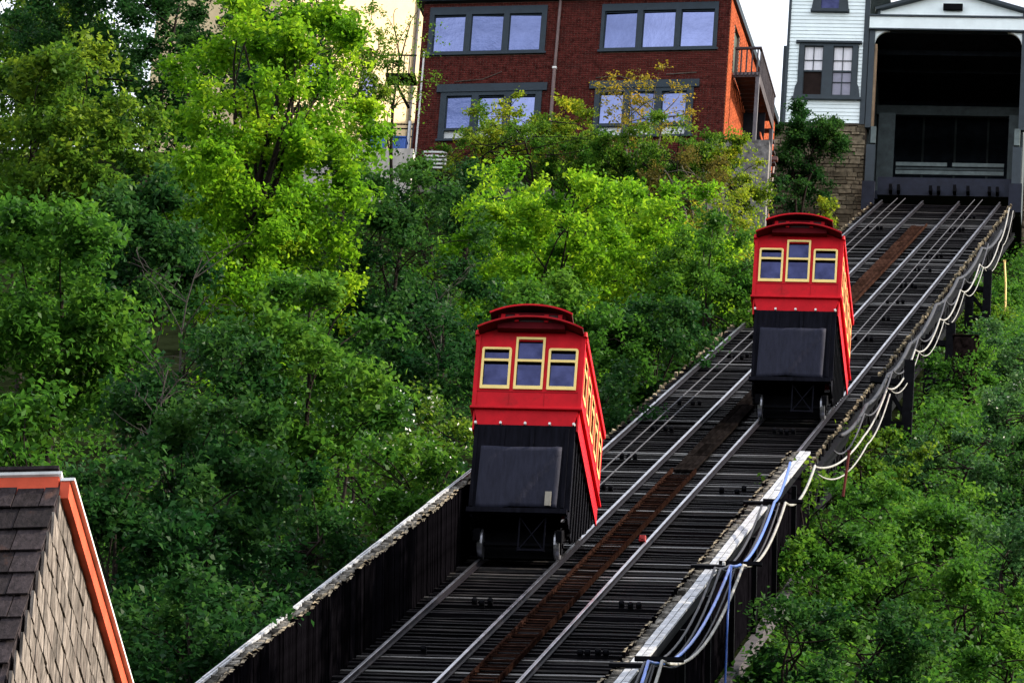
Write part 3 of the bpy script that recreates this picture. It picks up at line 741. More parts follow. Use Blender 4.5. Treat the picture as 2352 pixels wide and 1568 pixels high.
f = f.build('window', 'trim_slate', stn); bx('pane', 'glass_car', f, -3.50, -2.82, .03, .04, z0+.06, z1-.1); bx('sill', 'trim_slate', f, x0-.14, x1+.14, -.17, .02, z0-.10, z0-.002)
# arched opening bay
OX0, OX1, OZ = -1.50, 4.30, 71.92
bx('band', 'clapboard', stn, XR+.045, 4.75, -.12, .12, OZ+.06, 72.50); bx('band_moulding', 'trim_slate', stn, XR+.045, 4.80, -.18, .1, OZ, OZ+.058); bx('band_moulding', 'trim_slate', stn, XR+.045, 4.80, -.18, .1, 72.502, 72.57)
cxm = 1.44
def corner(cx, sg):
    rr = .55; zc = OZ-rr
    pts = [(cx, OZ-.003)]+[(cx+sg*(rr-rr*math.cos(a)), zc+rr*math.sin(a)) for a in np.linspace(0, math.pi/2, 9)]
    MB().prism(pts if sg < 0 else pts[::-1], 1, -.04, .06).build('arch_spandrel', 'clapboard', stn)
corner(OX0+.12, 1); corner(OX1-.12, -1)
bx('arch_post', 'trim_slate', stn, OX0-.09, OX0+.118, -.10, .08, 67.75, OZ-.002); bx('arch_post', 'trim_slate', stn, OX1-.118, OX1+.1, -.10, .08, 67.75, OZ-.002)
bx('jamb_board', 'tan_sunlit', stn, OX0+.12, OX0+.20, .09, .6, 67.9, OZ-.5)
bx('right_wall', 'clapboard', stn, OX1+.102, 4.75, .0, .2, ZBt-.1, OZ-.002)
# gable above the band, set back a little
gb = MB().prism([(-1.34, 72.575), (4.24, 72.575), (4.24, 73.06), (cxm, 73.95), (-1.34, 73.06)], 1, .5, .6).build('gable_wall', 'clapboard', stn)
clap(-1.28, 4.18, 72.58, 73.05, .46, [], gb)
for a, b in (((-1.45, 73.06), (cxm, 73.97)), ((cxm, 73.97), (4.35, 73.06))):
    MB().bar((a[0], .40, a[1]), (b[0], .40, b[1]), .30, .11).build('gable_trim', 'trim_slate', stn)
bx('gable_corner', 'trim_slate', stn, -1.36, -1.26, .38, .5, 72.576, 73.06); bx('gable_corner', 'trim_slate', stn, 4.16, 4.26, .38, .5, 72.576, 73.06)
bx('gable_lamp', 'black_steel', stn, 1.12, 1.86, .30, .44, 73.10, 73.34)
MB().add([(-1.5, .3, 73.15), (cxm, .3, 74.06), (4.4, .3, 73.15), (-1.5, 9, 73.15), (cxm, 9, 74.06), (4.4, 9, 73.15)], [(0, 1, 4, 3), (1, 2, 5, 4)]).build('bay_roof', 'trim_slate', stn)
# dark interior
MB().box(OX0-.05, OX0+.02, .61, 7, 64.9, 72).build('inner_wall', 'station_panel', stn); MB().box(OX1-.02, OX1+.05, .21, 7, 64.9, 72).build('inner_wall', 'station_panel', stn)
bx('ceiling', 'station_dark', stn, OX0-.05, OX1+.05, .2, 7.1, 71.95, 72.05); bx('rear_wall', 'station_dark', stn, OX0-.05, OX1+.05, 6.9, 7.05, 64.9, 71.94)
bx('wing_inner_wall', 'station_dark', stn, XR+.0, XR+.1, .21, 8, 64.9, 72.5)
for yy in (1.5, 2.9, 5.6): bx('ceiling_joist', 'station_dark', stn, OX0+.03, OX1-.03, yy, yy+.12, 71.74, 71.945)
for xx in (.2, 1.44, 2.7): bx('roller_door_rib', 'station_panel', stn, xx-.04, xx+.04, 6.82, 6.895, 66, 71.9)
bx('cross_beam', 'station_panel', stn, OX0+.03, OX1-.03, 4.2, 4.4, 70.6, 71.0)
z0 = lambda cy, Y: float(atY(1739.5+.336*1300, .336*cy, Y)[2])
bx('side_panel', 'station_panel', stn, -1.25, -.62, 2.4, 2.45, 66, z0(780, 112.4)); bx('side_panel', 'station_panel', stn, 3.70, 4.18, 2.4, 2.45, 66, z0(780, 112.4))
za, zb = z0(1140, 112.4), z0(1115, 112.4)
bx('gate_bar', 'station_bar', stn, -.52, 1.42, 2.38, 2.43, za, zb); bx('gate_bar', 'station_bar', stn, 1.62, 3.58, 2.38, 2.43, za, zb)
bx('gate_bar', 'station_panel', stn, -.52, 3.58, 2.38, 2.43, z0(1165, 112.4), z0(1150, 112.4)); bx('gate_bar', 'station_bar', stn, -.52, 3.58, 2.36, 2.43, z0(1198, 112.4), z0(1172, 112.4))
bx('platform', 'station_navy', stn, OX0, OX1, 1.2, 6.8, 65.4, 65.75)
bx('sill_beam', 'station_navy', stn, -1.0, 4.05, -.02, .4, 64.95, 65.70)
for x in (-.5, -.2, 1.0, 1.3, 1.9, 2.4, 3.2, 3.5):
    bx('sheave_bracket', 'black_steel', stn, x-.06, x+.06, -.35, -.024, 64.98, 65.18+.1*random.random())
for x, hh in ((-1.32, 0), (4.18, 0)):
    bx('gate_post', 'trim_slate', stn, x-.17, x+.17, -.25, .15, 64.2, 66.95); bx('gate_post_cap', 'station_bar', stn, x-.02 if x < 0 else x-.13, x+.17 if x < 0 else x+.08, -.28, -.10, 67.0, 67.7)
    bx('post_base', 'station_navy', stn, x-.24, x+.24, -.45, -.252, 64.1, 65.3)
# stone base
stb = thing('stone_base', 'rough tan stone foundation wall under the white station', 'stone wall', (0, YS, 0))
bk = bx('backing', 'stone_joint', stb, -5.0, -1.55, .02, .5, 60.5, ZBt-.02)
def stones(x0, x1, z0, z1, y, par, hh=(.12, .22)):
    z = z0
    while z < z1-.05:
        h = min(random.uniform(*hh), z1-z); x = x0-random.random()*.2
        while x < x1:
            wd = random.uniform(.25, .68); a, b = max(x, x0)+.012, min(x+wd, x1)-.012
            if b-a > .06:
                mb = MB().box(a, b, y-random.uniform(.01, .07), y+.1, z+.012, z+h-.012); mb.v = [(p+random.uniform(-.015, .015), q+random.uniform(-.012, .012), r_+random.uniform(-.012, .012)) for p, q, r_ in mb.v]
                mb.build('stone', 'stone', par, bevel=.012)
            x += wd
        z += h
stones(-5.0, -1.56, 62.6, ZBt-.03, .02, bk)
bx('ledge', 'stone_joint', stb, -4.75, -1.56, -.05, .018, ZBt-.10, ZBt-.02)
stb2 = thing('stone_base', 'narrow strip of stone foundation right of the station gate', 'stone wall', (0, YS, 0))
bk2 = bx('backing', 'stone_joint', stb2, 4.45, 6.2, .02, .5, 60.5, ZBt-.15); stones(4.46, 6.2, 63.0, ZBt-.16, .02, bk2)
# concrete retaining walls under the brick building
rw = thing('retaining_wall', 'pale concrete retaining wall below the blue bins', 'wall', (0, 95.6, 0)); bx('wall_face', 'concrete', rw, -20.5, -16.55, -.1, .5, 54, 58.95)
MB().tube([(-18.2, -.13, 58.9), (-18.2, -.09, 58.9)], .05, 10).build('drain_hole', 'black_steel', rw)
rw2 = thing('retaining_wall', 'rough grey concrete wall below the wooden balcony', 'wall', (0, 95.6, 0)); bx('wall_face', 'concrete_grey', rw2, -6.2, -3.9, -.1, .5, 54, 59.55)
rw3 = thing('retaining_wall', 'shadowed low wall along the foot of the brick front', 'wall', (0, 95.75, 0)); bx('wall_face', 'concrete_grey', rw3, -16.5, -6.92, -.05, .4, 54, 57.6)
P = atY(1772, 345, 104); sp = thing('drain_pipe', 'thin pale pipe slanting down beside the stone foundation', 'pipe', (0, 0, 0))
MB().tube([tuple(atY(1778, 365, 104)), tuple(atY(1766, 480, 104))], .05, 8).build('tube', 'pipe_brown', sp)
MB().box(P[0]-.1, P[0]+.25, 103.9, 104.1, P[2]-.45, P[2]-.3).build('bracket', 'pipe_brown', sp)

# white slatted fence, railing and blue bins left of the brick building
P = atY(972, 345, 95.3); fe = thing('slat_fence', 'small white slatted fence under the brick building corner', 'fence', tuple(P))
for k in range(5): bx('slat', 'slat_white', fe, .0+k*.06, .85, -.02, .02, -.10-k*.155, -.035-k*.155)
for xx in (.28, .80): bx('upright', 'grey_wood', fe, xx, xx+.06, .022, .06, -.85, .05)
rl = thing('pipe_railing', 'dark pipe railing behind the blue bins', 'railing', tuple(atY(870, 330, 98.5)))
for zz in (.30, .62, .80): MB().tube([(-.4, 0, zz), (1.25, 0, zz)], .028, 6).build('rail_pipe', 'black_steel', rl)
for xx in (-.35, .45, 1.2): MB().tube([(xx, 0, -.6), (xx, 0, .85)], .035, 6).build('rail_post', 'grey_wood', rl)
def bin_(px, label):
    P = atY(px, 326, 97.3); t = thing('recycling_bin', label, 'bin', (P[0], 97.3, 59.1), group='blue recycling bins')
    dz = P[2]-59.1
    b = MB(); b.add([(-.24, -.22, 0), (.24, -.22, 0), (.24, .22, 0), (-.24, .22, 0), (-.29, -.27, dz+.02), (.29, -.27, dz+.02), (.29, .27, dz+.02), (-.29, .27, dz+.02)], [(0, 3, 2, 1), (4, 5, 6, 7), (0, 1, 5, 4), (1, 2, 6, 5), (2, 3, 7, 6), (3, 0, 4, 7)])
    b.build('body', 'bin_blue', t, bevel=.03); MB().box(-.31, .31, -.30, .29, dz+.025, dz+.09).build('lid', 'bin_blue', t, bevel=.03)
    MB().tube([(-.26, .31, dz+.08), (.26, .31, dz+.08)], .025, 6).build('handle', 'bin_blue', t)
bin_(868, 'blue lidded bin on the retaining wall, partly behind leaves'); bin_(916, 'blue lidded bin on the retaining wall, next to the brick corner')
t = thing('white_downpipe', 'short white pipe standing beside the brick building corner', 'pipe', tuple(atY(938, 330, 98.2)))
MB().tube([(0, 0, -.3), (0, 0, .9)], .06, 8).build('tube', 'slat_white', t); MB().tube([(0, -.02, -.3), (.12, -.02, -.42)], .06, 8).build('elbow', 'slat_white', t)
# cream building behind
cbp = atY(870, 200, 112); cb = thing('cream_building', 'tall cream rendered house sunlit behind the trees', 'building', (cbp[0]+1.9, 112, 59.1), (0, 0, R(52)))
ch = MB().wall(1, 0, .3, -8, 0, 0, 17, [(-3.6, -2.7, 8.2, 10.4), (-6.4, -5.5, 8.2, 10.4), (-3.6, -2.7, 3.4, 5.4)]).build('wall', 'cream', cb)
MB().box(-8, -.02, .31, 7, 0, 17).build('rear_block', 'cream', cb)
bx('return_wall', 'white_wall', cb, .0, .25, .02, 6, 0, 17)
for (a, b_, c_, d_) in ((-3.6, -2.7, 8.2, 10.4), (-6.4, -5.5, 8.2, 10.4), (-3.6, -2.7, 3.4, 5.4)):
    wn = MB().wall(1, -.04, .1, a, b_, c_, d_, [(a+.08, b_-.08, c_+.08, d_-.08)]).build('window', 'trim_slate', cb); MB().box(a+.08, b_-.08, .05, .07, c_+.08, d_-.08).build('pane', 'glass_car', wn)
MB().box(-8.2, .4, -.3, 7.2, 17.005, 17.4).build('roof', 'trim_slate', cb)
MB().tube([(-.9, -.08, 0), (-.9, -.08, 17)], .06, 8).build('downpipe', 'grey_wood', cb)
# small balcony between cream house and brick corner
P = atY(935, 165, 100.5); bl = thing('iron_balcony', 'small dark iron balcony beside the brick building left corner', 'balcony', tuple(P))
bx('floor', 'black_steel', bl, -.75, .35, -.3, .5, -.32, -.22); bx('top_rail', 'black_steel', bl, -.75, .35, -.3, -.26, .50, .55)
for k in range(6): bx('baluster', 'grey_wood', bl, -.72+k*.2, -.68+k*.2, -.3, -.27, -.22, .50)
MB().bar((-.5, -.2, -.3), (.2, -.2, -1.6), .1).build('support', 'black_steel', bl)

# ------------------------------------------------------------------ lower-left house
hp = atY(148, 1106, -58.0); HO = Vector(hp)
hs = thing('shingled_house', 'shingle-clad house corner with red and white cornice at lower left', 'house', tuple(hp))
ex = Vector((math.cos(R(-6)), math.sin(R(-6)), 0)); ey = Vector((-math.sin(R(1.5)), math.cos(R(1.5)), 0)); ez = Vector((0, 0, 1))
kx = .62                                     # front slope runs towards the viewer going down
dn = (Vector((0, -kx, -1))).normalized()     # down the front slope
nf = ex.cross(-dn).normalized()
if nf.y > 0: nf = -nf
def obox(mb, o, a, b, c):                    # box from corner o with edge vectors
    o, a, b, c = map(Vector, (o, a, b, c)); vs = [o, o+a, o+a+b, o+b, o+c, o+a+c, o+a+b+c, o+b+c]
    return mb.add(vs, [(0, 3, 2, 1), (4, 5, 6, 7), (0, 1, 5, 4), (1, 2, 6, 5), (2, 3, 7, 6), (3, 0, 4, 7)])
LX, LY = 4.0, 7.0
corn = obox(MB(), -ex*LX+ez*-.24+nf*.02, ex*(LX-.03), nf*.10, ez*.19).build('front_cornice', 'house_red', hs)
obox(MB(), -ex*LX+ez*-.048+nf*.0, ex*(LX+.0), nf*.15, ez*.032).build('front_flashing', 'slat_white', hs)
obox(MB(), -ex*LX+ez*-.014+nf*.01, ex*(LX-.03), nf*.17-ey*0, ez*.035).build('ridge_cap', 'shingle_dark', hs)
obox(MB(), ez*-.24-ey*.12-ex*.02, ex*.10, ey*(LY+.12), ez*.19).build('side_cornice', 'house_red', hs)
obox(MB(), ez*-.048-ey*.13-ex*.02, ex*.15, ey*(LY+.13), ez*.032).build('side_flashing', 'slat_white', hs)
obox(MB(), ez*-.26-ex*.25, ex*.24, ey*LY, ez*.26).build('flat_roof', 'roof_tar', hs)
slo = obox(MB(), -ex*LX+ez*-.02-nf*.10-ex*.06, ex*LX, nf*.09, dn*5).build('front_slope', 'roof_tar', hs)
wv = [Vector((0, 0, 0)), ey*LY, ey*LY-ez*5, dn*5]
wq = [q-ex*.08 for q in wv]+[q-ex*.02 for q in wv]
gwl = MB().add(wq, [(0, 1, 2, 3), (7, 6, 5, 4), (0, 4, 5, 1), (1, 5, 6, 2), (2, 6, 7, 3), (3, 7, 4, 0)]).build('gable_wall', 'shingle_dark', hs)
# front shingles
ROW = .40; rr = random.Random(4)
for j in range(8):
    x = -.01
    first = True
    while x > -1.9:
        wd = rr.uniform(.26, .46); a = x-wd
        if first: wd = rr.uniform(.14, .42); a = x-wd
        st = dn*(.10+j*ROW)+ex*(a+.008)+nf*rr.uniform(.0, .012)
        o = obox(MB(), st, ex*(min(wd, -a-.0)-.012 if a+wd > 0 else wd-.012), dn*(ROW+.03)+nf*.035, nf*.022).build('roof_shingle', 'shingle_dark', slo)
        x = a; first = False
# gable shingles in courses
for j in range(16):
    z = -.22-j*.30; y = (z+.0)*kx-rr.random()*.25
    while y < 5.2:
        wd = rr.uniform(.16, .30); y0 = max(y, (z-.15)*kx+.02); y1 = y+wd
        if y1-y0 > .05 and y0 < 5.2:
            hh = .31+rr.uniform(-.02, .03)
            obox(MB(), ey*(y0+.006)+ez*(z-hh)-ex*.018, ey*(y1-y0-.012), ex*(.022+rr.uniform(0, .012)), ez*hh-ex*.012).build('wall_shingle', 'shingle_pale', gwl)
        y += wd

# ------------------------------------------------------------------ odd things on the right-hand bank
P = atX(1938, 1100, 5.6); t = thing('red_post', 'leaning red post among leaves below the upper car', 'post', tuple(P)); MB().tube([(0, 0, -.4), (.05, 0, .2), (.08, 0, .62)], .03, 8).build('shaft', 'pole_red', t); MB().box(.04, .12, -.04, .04, .62, .65).build('cap', 'pole_red', t)
P = atX(2311, 668, 5.4); t = thing('yellow_stake', 'thin yellow stake standing on the bank near the station', 'stake', tuple(P)); MB().tube([(.0, 0, -.8), (-.02, 0, .2), (-.09, 0, 1.05)], .032, 8).build('shaft', 'stake_yellow', t); MB().box(-.14, -.05, -.04, .04, 1.05, 1.10).build('top_block', 'stake_yellow', t)
P = atX(2218, 800, 5.6); t = thing('masonry_pier', 'squat dark brown masonry pier on the bank behind the trestle legs', 'pier', tuple(P))
mb = MB().box(-.34, .34, -.34, .34, -3.2, .22); mb.build('shaft', 'pier_brown', t, bevel=.06)
stones_ = MB().box(-.37, .37, -.37, .37, .222, .27).build('capstone', 'pier_brown', t, bevel=.04)

# ------------------------------------------------------------------ vegetation
def leaves_mesh(name, pts, nrm, size, tint, matn, rng, aspect=.62):
    n = len(pts)
    rnd = rng.normal(size=(n, 3)); nn = nrm+rnd*.55; nn /= np.linalg.norm(nn, axis=1)[:, None]+1e-9
    u = np.cross(nn, rng.normal(size=(n, 3))); u[:, 2] -= .25; u -= nn*np.sum(u*nn, 1)[:, None]; u /= np.linalg.norm(u, axis=1)[:, None]+1e-9
    v = np.cross(nn, u); s = (size*rng.uniform(.65, 1.3, n))[:, None]
    V = np.empty((n, 4, 3)); V[:, 0] = pts-u*s*.5; V[:, 1] = pts+v*s*.5*aspect+nn*s*.10-u*s*.05; V[:, 2] = pts+u*s*.5; V[:, 3] = pts-v*s*.5*aspect+nn*s*.10-u*s*.05
    me = bpy.data.meshes.new(name); me.vertices.add(n*4); me.loops.add(n*4); me.polygons.add(n)
    me.vertices.foreach_set('co', V.reshape(-1).astype(np.float32)); me.loops.foreach_set('vertex_index', np.arange(n*4, dtype=np.int32))
    me.polygons.foreach_set('loop_start', np.arange(0, n*4, 4, dtype=np.int32))
    a = me.attributes.new('tint', 'FLOAT', 'FACE'); a.data.foreach_set('value', np.clip(tint, 0, 1).astype(np.float32))
    me.materials.append(MT[matn]); me.update(calc_edges=True); return me
def crown_points(rng, rx, ry, rz, dens, clump, droop, sparse, lumpy=.28):
    area = math.pi*rx*rz
    nc = max(10, int(area*3.4/(clump/.45)**1.6))
    # clump centres: perturbed ellipsoid, more towards the shell
    d = rng.normal(size=(nc, 3)); d /= np.linalg.norm(d, axis=1)[:, None]
    ph = rng.uniform(0, 6.28, 6); fr = rng.uniform(1.6, 3.4, (6, 3))
    lob = sum(np.sin(d@(fr[k]*2)+ph[k]) for k in range(6))/6
    rad = (rng.uniform(.05, 1.0, nc)**.45)*(1+lumpy*lob)
    cc = d*rad[:, None]
    ctop = np.clip(cc[:, 2], -1, 1)
    cc = cc*np.array([rx, ry, rz])
    per = int(max(16, dens*area/nc))
    P = []; Nn = []; T = []
    for i in range(nc):
        if rng.random() < sparse: continue
        n = int(per*rng.uniform(.6, 1.5)); nt2 = rng.integers(4, 8); m = max(3, n//nt2); ct = rng.normal(.40, .15)
        for k in range(nt2):
            dr_ = d[i]*.55+rng.normal(size=3)*.75; dr_[2] += .15; dr_ /= np.linalg.norm(dr_)
            ln = clump*rng.uniform(.7, 2.0); u = rng.uniform(.0, 1, m)**.8
            p = cc[i]+dr_*(ln*u)[:, None]+rng.normal(size=(m, 3))*np.array([.13, .13, .09])*(clump/.45); p[:, 2] -= droop*ln*u*u
            side = rng.normal(size=(m, 3))
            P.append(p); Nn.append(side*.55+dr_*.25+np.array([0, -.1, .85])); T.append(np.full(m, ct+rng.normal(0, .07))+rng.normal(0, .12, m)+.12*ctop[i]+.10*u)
    return np.concatenate(P), np.concatenate(Nn), np.concatenate(T), cc
def limb(mb, a, b, r0, r1, rng, n=5, bend=.12):
    a = np.array(a, float); b = np.array(b, float); L_ = np.linalg.norm(b-a); path = []
    off = rng.normal(size=3)*bend*L_
    for i in range(n+1):
        u = i/n; path.append(a+(b-a)*u+off*math.sin(u*math.pi)+np.array([0, 0, .10*L_*math.sin(u*math.pi)]))
    mb.tube(path, [r0+(r1-r0)*i/n for i in range(n+1)], 6, False); return path
LEAFN = 0
def plant(name, label, cat, px, py, wpx, hpx, hc, lm, leaf=.15, dens=620, clump=.5, droop=.25, sparse=.05, bark='bark', stems=1, Y=None, group=None, blossoms=0, seed=None, depthk=.85, lumpy=.28, trunk_px=None, thick=1.0, limbs=None):
    global LEAFN
    rng = np.random.default_rng(seed if seed is not None else int(px*7+py*13))
    P = atY(px, py, Y) if Y is not None else place(px, py, hc)
    sc_ = FPX/depth(P); rx = wpx*1.10/sc_/2; rz = hpx*1.12/sc_/2/.90; dens *= 1.5; leaf *= .95; ry = max(rx*depthk, .4)
    gz = terr(P[0], P[1]); base = np.array([P[0], P[1], min(gz, P[2]-rz*.8)-.15])
    t = thing(name, label, cat, tuple(base), group=group)
    cen = P-base
    pts, nrm, ti, cc = crown_points(rng, rx, ry, rz, dens, clump, droop, sparse, lumpy)
    me = leaves_mesh('crown', pts+cen, nrm, leaf, ti, lm, rng); LEAFN += len(pts)
    link('crown', me, t)
    tb = MB(); H_ = cen[2]
    r0 = (.035+.012*(rx+rz))*thick
    tips = cc[np.argsort(-np.linalg.norm(cc, axis=1))]
    nl = limbs or (min(len(tips), 10) if stems == 1 else min(len(tips), 12))
    if stems == 1:
        topz = H_+rz*.55; tx = rng.normal(0, .12*rx, 2)
        path = limb(tb, (0, 0, 0), (cen[0]+tx[0], cen[1]+tx[1], topz), r0, r0*.25, rng, 8, .03)
        for q in tips[:nl]:
            tgt = q*.92+cen; u = rng.uniform(.35, .9); i = min(7, int(u*8)); st = path[i]
            if st[2] > tgt[2]+.2: st = path[max(1, i-3)]
            limb(tb, st, tgt, r0*(.42-.25*u), .012, rng)
    else:
        for k in range(stems):
            st = np.array([rng.normal(0, .12), rng.normal(0, .12), 0]); md = np.array([rng.normal(0, rx*.35), rng.normal(0, ry*.3), H_-rz*.25])+np.array([cen[0], cen[1], 0])
            limb(tb, st, md, r0*.7, r0*.35, rng, 6, .06)
            for q in tips[k:nl:stems]: limb(tb, md, q*.92+cen, r0*.3, .010, rng)
    tb.build('trunk', bark, t, smooth=True)
    if blossoms:
        nb = blossoms; idx = rng.choice(len(pts), nb); sel = pts[idx]+cen+nrm[idx]/np.linalg.norm(nrm[idx], axis=1)[:, None]*.06
        mb = leaves_mesh('blossoms', sel, nrm[idx], leaf*.75, np.ones(nb), 'blossom', rng, .9); o = link('blossoms', mb, t); o['kind'] = 'stuff'
    return t
G1 = 'trees on the left hillside'; G2 = 'shrubs on the bank below the brick building'; G3 = 'shrubs on the right-hand bank'
# back row, left
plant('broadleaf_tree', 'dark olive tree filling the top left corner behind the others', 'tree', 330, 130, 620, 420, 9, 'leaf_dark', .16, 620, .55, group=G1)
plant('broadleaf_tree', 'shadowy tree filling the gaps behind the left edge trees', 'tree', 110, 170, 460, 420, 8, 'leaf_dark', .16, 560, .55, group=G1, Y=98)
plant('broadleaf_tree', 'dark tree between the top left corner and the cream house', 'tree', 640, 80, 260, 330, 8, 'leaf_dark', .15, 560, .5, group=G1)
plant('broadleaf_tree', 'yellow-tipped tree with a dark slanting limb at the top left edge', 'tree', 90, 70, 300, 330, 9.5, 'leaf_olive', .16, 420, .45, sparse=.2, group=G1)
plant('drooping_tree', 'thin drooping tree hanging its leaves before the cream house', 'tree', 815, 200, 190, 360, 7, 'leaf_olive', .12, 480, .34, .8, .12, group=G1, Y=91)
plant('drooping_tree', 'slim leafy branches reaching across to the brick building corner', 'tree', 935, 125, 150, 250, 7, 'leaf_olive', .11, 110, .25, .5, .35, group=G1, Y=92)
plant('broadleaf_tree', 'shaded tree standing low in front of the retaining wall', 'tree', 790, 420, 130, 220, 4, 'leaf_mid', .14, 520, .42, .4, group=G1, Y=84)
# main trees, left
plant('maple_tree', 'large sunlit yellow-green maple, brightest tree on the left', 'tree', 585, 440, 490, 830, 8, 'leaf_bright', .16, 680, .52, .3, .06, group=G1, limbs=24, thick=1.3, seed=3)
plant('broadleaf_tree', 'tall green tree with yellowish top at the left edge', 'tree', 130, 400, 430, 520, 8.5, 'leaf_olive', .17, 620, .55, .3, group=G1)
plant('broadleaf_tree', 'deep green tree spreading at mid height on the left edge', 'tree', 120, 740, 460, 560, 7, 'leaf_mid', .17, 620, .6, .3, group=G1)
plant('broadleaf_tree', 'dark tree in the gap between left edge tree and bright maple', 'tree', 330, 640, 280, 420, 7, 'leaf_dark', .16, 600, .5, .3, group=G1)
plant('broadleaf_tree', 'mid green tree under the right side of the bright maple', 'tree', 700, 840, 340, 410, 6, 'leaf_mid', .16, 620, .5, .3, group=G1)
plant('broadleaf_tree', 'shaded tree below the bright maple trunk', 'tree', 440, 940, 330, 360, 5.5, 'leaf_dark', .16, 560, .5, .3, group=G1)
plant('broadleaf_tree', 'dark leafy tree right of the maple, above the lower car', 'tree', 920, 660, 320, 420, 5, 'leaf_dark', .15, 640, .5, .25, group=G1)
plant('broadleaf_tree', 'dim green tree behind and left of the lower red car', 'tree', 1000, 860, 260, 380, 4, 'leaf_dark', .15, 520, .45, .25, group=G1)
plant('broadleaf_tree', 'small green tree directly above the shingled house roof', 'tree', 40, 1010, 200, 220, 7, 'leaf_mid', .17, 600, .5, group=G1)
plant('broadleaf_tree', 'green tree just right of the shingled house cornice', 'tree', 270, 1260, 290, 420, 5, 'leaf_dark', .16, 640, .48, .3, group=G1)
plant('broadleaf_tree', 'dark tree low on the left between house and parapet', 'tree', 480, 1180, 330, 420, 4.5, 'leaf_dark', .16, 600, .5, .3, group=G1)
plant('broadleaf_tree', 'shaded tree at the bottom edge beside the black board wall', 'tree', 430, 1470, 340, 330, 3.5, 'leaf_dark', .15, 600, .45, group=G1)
# bare grey sapling below the maple
def bare(px, py, label, hpx, seed, Y=None, hc=5):
    rng = np.random.default_rng(seed); P = place(px, py, hc) if Y is None else atY(px, py, Y); s_ = FPX/depth(P); h = hpx/s_/.9
    b = thing('bare_sapling', label, 'sapling', tuple(P-np.array([0, 0, h/2]))); mb = MB()
    p = limb(mb, (0, 0, -1.5), (rng.normal(0, .3), 0, h), .03, .010, rng, 7, .05); mb.build('stem', 'bark_grey', b); mb = MB()
    for k in range(11):
        a = p[2+k % 5]; L_ = h*rng.uniform(.25, .5); an = rng.uniform(0, 6.28); e = a+np.array([math.cos(an)*L_*.8, math.sin(an)*.3*L_, L_*.6]); q = limb(mb, a, e, .014, .005, rng)
        for m_ in (2, 3, 4): limb(mb, q[m_], q[m_]+np.array([rng.normal(0, .3), rng.normal(0, .2), rng.uniform(.1, .4)]), .009, .004, rng, 3)
    mb.build('twigs', 'bark_grey', b)
bare(470, 800, 'leafless grey sapling in front of the shade below the bright maple', 420, 5, hc=6.5)
bare(440, 960, 'forked leafless sapling with a pale broken stem lower left', 220, 8, hc=6)
bare(985, 800, 'bare grey stems just left of the lower car roof', 300, 12, hc=4)
# blossom shrubs
plant('blossom_shrub', 'white flecked shrub highest on the slope left of the lower car', 'shrub', 790, 960, 260, 200, 3.2, 'leaf_cool', .12, 620, .36, stems=4, blossoms=420, group=G1)
plant('blossom_shrub', 'white flecked shrub touching the left side of the lower car', 'shrub', 985, 1010, 200, 190, 2.6, 'leaf_olive', .12, 620, .36, stems=4, blossoms=300, group=G1)
plant('leafy_shrub', 'green shrub on the slope just above the parapet end', 'shrub', 900, 1110, 330, 190, 2.2, 'leaf_mid', .13, 720, .38, stems=4, blossoms=140, group=G1)
plant('leafy_shrub', 'brighter green shrub midway along the board wall', 'shrub', 660, 1110, 230, 220, 3.0, 'leaf_mid', .13, 700, .38, stems=4, group=G1)
plant('leafy_shrub', 'dark shrub leaning over the middle of the board wall', 'shrub', 700, 1260, 320, 220, 2.0, 'leaf_dark', .13, 720, .38, stems=4, group=G1)
plant('leafy_shrub', 'dark shrub over the lowest stretch of the board wall', 'shrub', 560, 1370, 280, 200, 1.8, 'leaf_dark', .13, 720, .38, stems=4, group=G1)
# bank below the brick building
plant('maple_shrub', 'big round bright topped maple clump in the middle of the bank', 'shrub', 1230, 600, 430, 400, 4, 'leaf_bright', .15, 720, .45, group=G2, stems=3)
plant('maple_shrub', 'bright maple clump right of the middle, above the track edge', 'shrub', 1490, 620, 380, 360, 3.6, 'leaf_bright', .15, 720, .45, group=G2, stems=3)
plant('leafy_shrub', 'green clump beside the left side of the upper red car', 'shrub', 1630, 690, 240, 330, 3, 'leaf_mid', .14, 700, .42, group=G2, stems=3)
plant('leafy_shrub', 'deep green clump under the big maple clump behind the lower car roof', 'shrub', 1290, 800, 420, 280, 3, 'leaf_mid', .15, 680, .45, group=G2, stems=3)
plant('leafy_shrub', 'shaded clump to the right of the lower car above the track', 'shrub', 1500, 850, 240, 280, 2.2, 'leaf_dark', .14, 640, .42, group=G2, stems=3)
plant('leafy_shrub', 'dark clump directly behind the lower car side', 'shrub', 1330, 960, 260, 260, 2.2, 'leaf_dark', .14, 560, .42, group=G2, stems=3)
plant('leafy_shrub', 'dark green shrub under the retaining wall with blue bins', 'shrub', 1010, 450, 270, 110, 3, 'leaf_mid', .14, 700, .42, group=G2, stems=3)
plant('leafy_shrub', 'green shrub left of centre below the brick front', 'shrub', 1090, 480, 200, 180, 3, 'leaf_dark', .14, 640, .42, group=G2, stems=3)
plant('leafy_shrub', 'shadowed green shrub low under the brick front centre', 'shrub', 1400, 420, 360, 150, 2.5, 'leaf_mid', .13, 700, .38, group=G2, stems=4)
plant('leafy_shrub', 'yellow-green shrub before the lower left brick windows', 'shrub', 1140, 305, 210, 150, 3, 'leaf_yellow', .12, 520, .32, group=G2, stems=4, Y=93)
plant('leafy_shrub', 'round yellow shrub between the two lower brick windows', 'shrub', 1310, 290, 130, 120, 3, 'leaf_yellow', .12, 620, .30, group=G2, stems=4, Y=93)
plant('leafy_shrub', 'olive shrub below the round yellow one', 'shrub', 1230, 352, 420, 90, 3, 'leaf_olive', .12, 700, .34, group=G2, stems=4, Y=91)
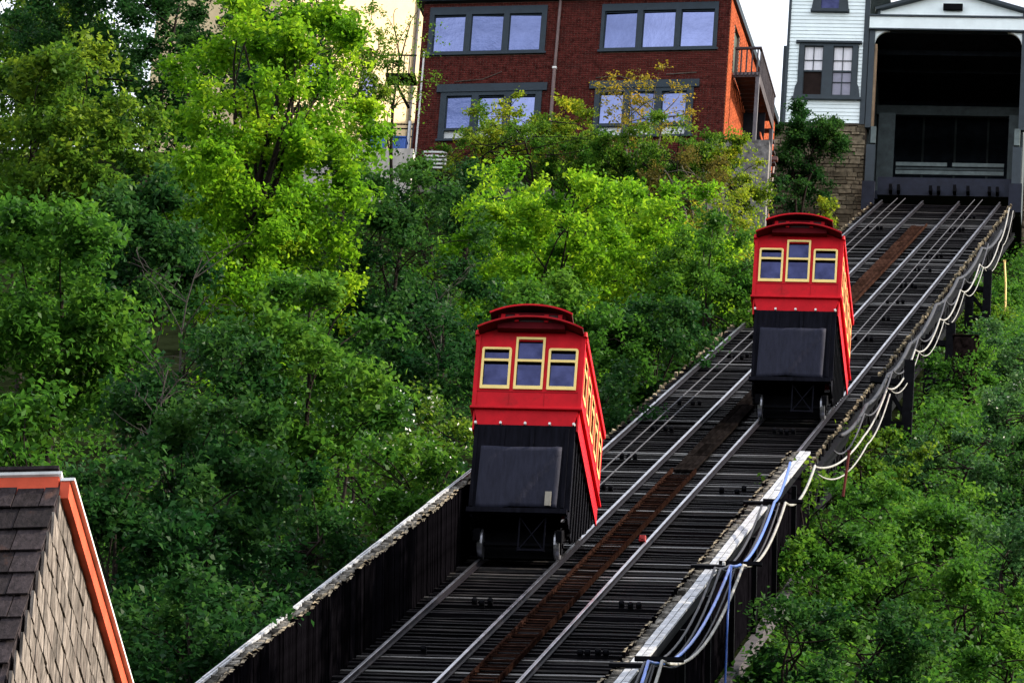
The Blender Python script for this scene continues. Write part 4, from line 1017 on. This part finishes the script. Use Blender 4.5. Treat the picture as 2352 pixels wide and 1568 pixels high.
plant('orange_shrub', 'open branched shrub with orange young leaves before the right window', 'shrub', 1480, 255, 210, 170, 3, 'leaf_orange', .11, 200, .26, .15, .2, 'bark_pale', 4, Y=92.5, group=G2, thick=1.0)
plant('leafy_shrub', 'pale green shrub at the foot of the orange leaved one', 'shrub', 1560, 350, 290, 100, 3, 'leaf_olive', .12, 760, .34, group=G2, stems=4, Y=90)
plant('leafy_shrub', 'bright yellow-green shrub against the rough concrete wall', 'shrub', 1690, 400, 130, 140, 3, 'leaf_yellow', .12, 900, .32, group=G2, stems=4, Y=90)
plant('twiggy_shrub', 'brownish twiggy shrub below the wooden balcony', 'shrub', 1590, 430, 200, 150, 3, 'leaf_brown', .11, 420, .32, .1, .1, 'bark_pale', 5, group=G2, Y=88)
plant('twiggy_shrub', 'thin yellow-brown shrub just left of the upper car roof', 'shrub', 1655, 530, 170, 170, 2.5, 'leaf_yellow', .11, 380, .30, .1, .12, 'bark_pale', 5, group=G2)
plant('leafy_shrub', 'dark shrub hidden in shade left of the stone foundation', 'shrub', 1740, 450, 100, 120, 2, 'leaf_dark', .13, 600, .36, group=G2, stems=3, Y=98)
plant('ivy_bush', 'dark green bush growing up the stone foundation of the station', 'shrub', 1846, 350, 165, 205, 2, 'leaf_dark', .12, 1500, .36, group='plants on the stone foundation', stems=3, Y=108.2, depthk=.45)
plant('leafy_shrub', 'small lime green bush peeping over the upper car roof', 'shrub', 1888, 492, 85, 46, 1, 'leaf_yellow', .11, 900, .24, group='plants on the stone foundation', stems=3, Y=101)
# right-hand bank
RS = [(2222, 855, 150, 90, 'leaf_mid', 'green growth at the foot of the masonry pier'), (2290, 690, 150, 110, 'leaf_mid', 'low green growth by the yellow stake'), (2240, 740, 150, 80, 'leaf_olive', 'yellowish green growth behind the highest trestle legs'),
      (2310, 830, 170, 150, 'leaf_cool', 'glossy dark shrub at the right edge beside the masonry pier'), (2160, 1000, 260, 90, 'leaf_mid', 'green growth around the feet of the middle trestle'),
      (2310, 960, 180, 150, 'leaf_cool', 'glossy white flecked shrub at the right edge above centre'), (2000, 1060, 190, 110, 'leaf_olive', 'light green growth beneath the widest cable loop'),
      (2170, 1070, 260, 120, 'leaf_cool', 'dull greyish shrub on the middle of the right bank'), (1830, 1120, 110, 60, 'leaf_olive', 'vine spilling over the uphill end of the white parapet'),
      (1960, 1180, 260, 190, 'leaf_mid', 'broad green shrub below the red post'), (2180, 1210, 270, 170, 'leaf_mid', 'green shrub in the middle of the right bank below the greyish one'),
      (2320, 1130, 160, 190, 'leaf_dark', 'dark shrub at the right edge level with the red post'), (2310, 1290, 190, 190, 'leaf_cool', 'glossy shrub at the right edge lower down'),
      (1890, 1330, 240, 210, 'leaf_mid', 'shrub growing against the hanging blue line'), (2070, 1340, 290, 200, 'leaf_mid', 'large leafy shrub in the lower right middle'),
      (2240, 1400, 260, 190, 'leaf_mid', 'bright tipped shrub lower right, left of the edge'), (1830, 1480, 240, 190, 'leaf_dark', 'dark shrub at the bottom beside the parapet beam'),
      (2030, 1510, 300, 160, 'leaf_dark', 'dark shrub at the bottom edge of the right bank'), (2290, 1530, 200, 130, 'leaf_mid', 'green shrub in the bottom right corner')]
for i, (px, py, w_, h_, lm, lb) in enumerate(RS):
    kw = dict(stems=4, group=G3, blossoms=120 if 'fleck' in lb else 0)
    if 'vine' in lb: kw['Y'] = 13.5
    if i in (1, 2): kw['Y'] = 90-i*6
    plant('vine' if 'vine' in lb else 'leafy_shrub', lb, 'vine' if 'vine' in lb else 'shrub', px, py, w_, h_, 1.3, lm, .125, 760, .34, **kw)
# unseen tall trees added on the right to shade the lower track and bank
for (x, y, h, rr_, lb) in ((19, -24, 20, 6, 'lowest'), (20, -10, 21, 6, 'second lowest')):
    rng = np.random.default_rng(int(y+100)); g = terr(x, y)
    t = thing('broadleaf_tree', f'{lb} unseen tall tree added for shade beyond the right edge of the view', 'tree', (x, y, g), group='unseen trees added for shade on the right')
    pts, nrm, ti, cc = crown_points(rng, rr_, rr_, h*.40, 75, .9, .3, .05); cen = np.array([0, 0, h*.6])
    link('crown', leaves_mesh('crown', pts+cen, nrm, .42, ti, 'leaf_dark', rng), t)
    tb = MB(); p = limb(tb, (0, 0, -.3), (0, 0, h*.9), .25, .05, rng, 8, .03)
    for q in cc[:12]: limb(tb, p[4], q*.9+cen, .09, .02, rng)
    tb.build('trunk', 'bark', t, smooth=True)
# low undergrowth over the whole slope: nobody could count it
def undergrowth():
    rng = np.random.default_rng(77); P = []; N_ = []; T = []
    for (xa, xb, ya, yb, nclump) in ((-16, -1.9, -25, 95, 1600), (4.6, 12, -35, 108, 3600), (-22, -3, 70, 95, 500)):
        for k in range(nclump):
            x = rng.uniform(xa, xb); y = rng.uniform(ya, yb); n = int(rng.uniform(18, 44)); r = rng.uniform(.25, .6)
            q = rng.normal(size=(n, 3))*np.array([r, r, r*.45]); z = terr(x, y); p = q+np.array([x, y, z+.15+r*.3]); p[:, 2] = np.maximum(p[:, 2], z+.03)
            P.append(p); N_.append(q*.6+np.array([0, -.2, 1.])); T.append(np.full(n, rng.normal(.4, .2))+rng.normal(0, .12, n))
    o = bpy.data.objects.new('undergrowth', leaves_mesh('undergrowth', np.concatenate(P), np.concatenate(N_), .15, np.concatenate(T), 'leaf_mid', rng)); C.objects.link(o)
    tag(o, 'low green undergrowth covering the slope between the shrubs', 'undergrowth', kind='stuff'); return sum(map(len, P))
nu = undergrowth()
print('leaves', LEAFN, 'undergrowth', nu, 'objects', len(bpy.data.objects))
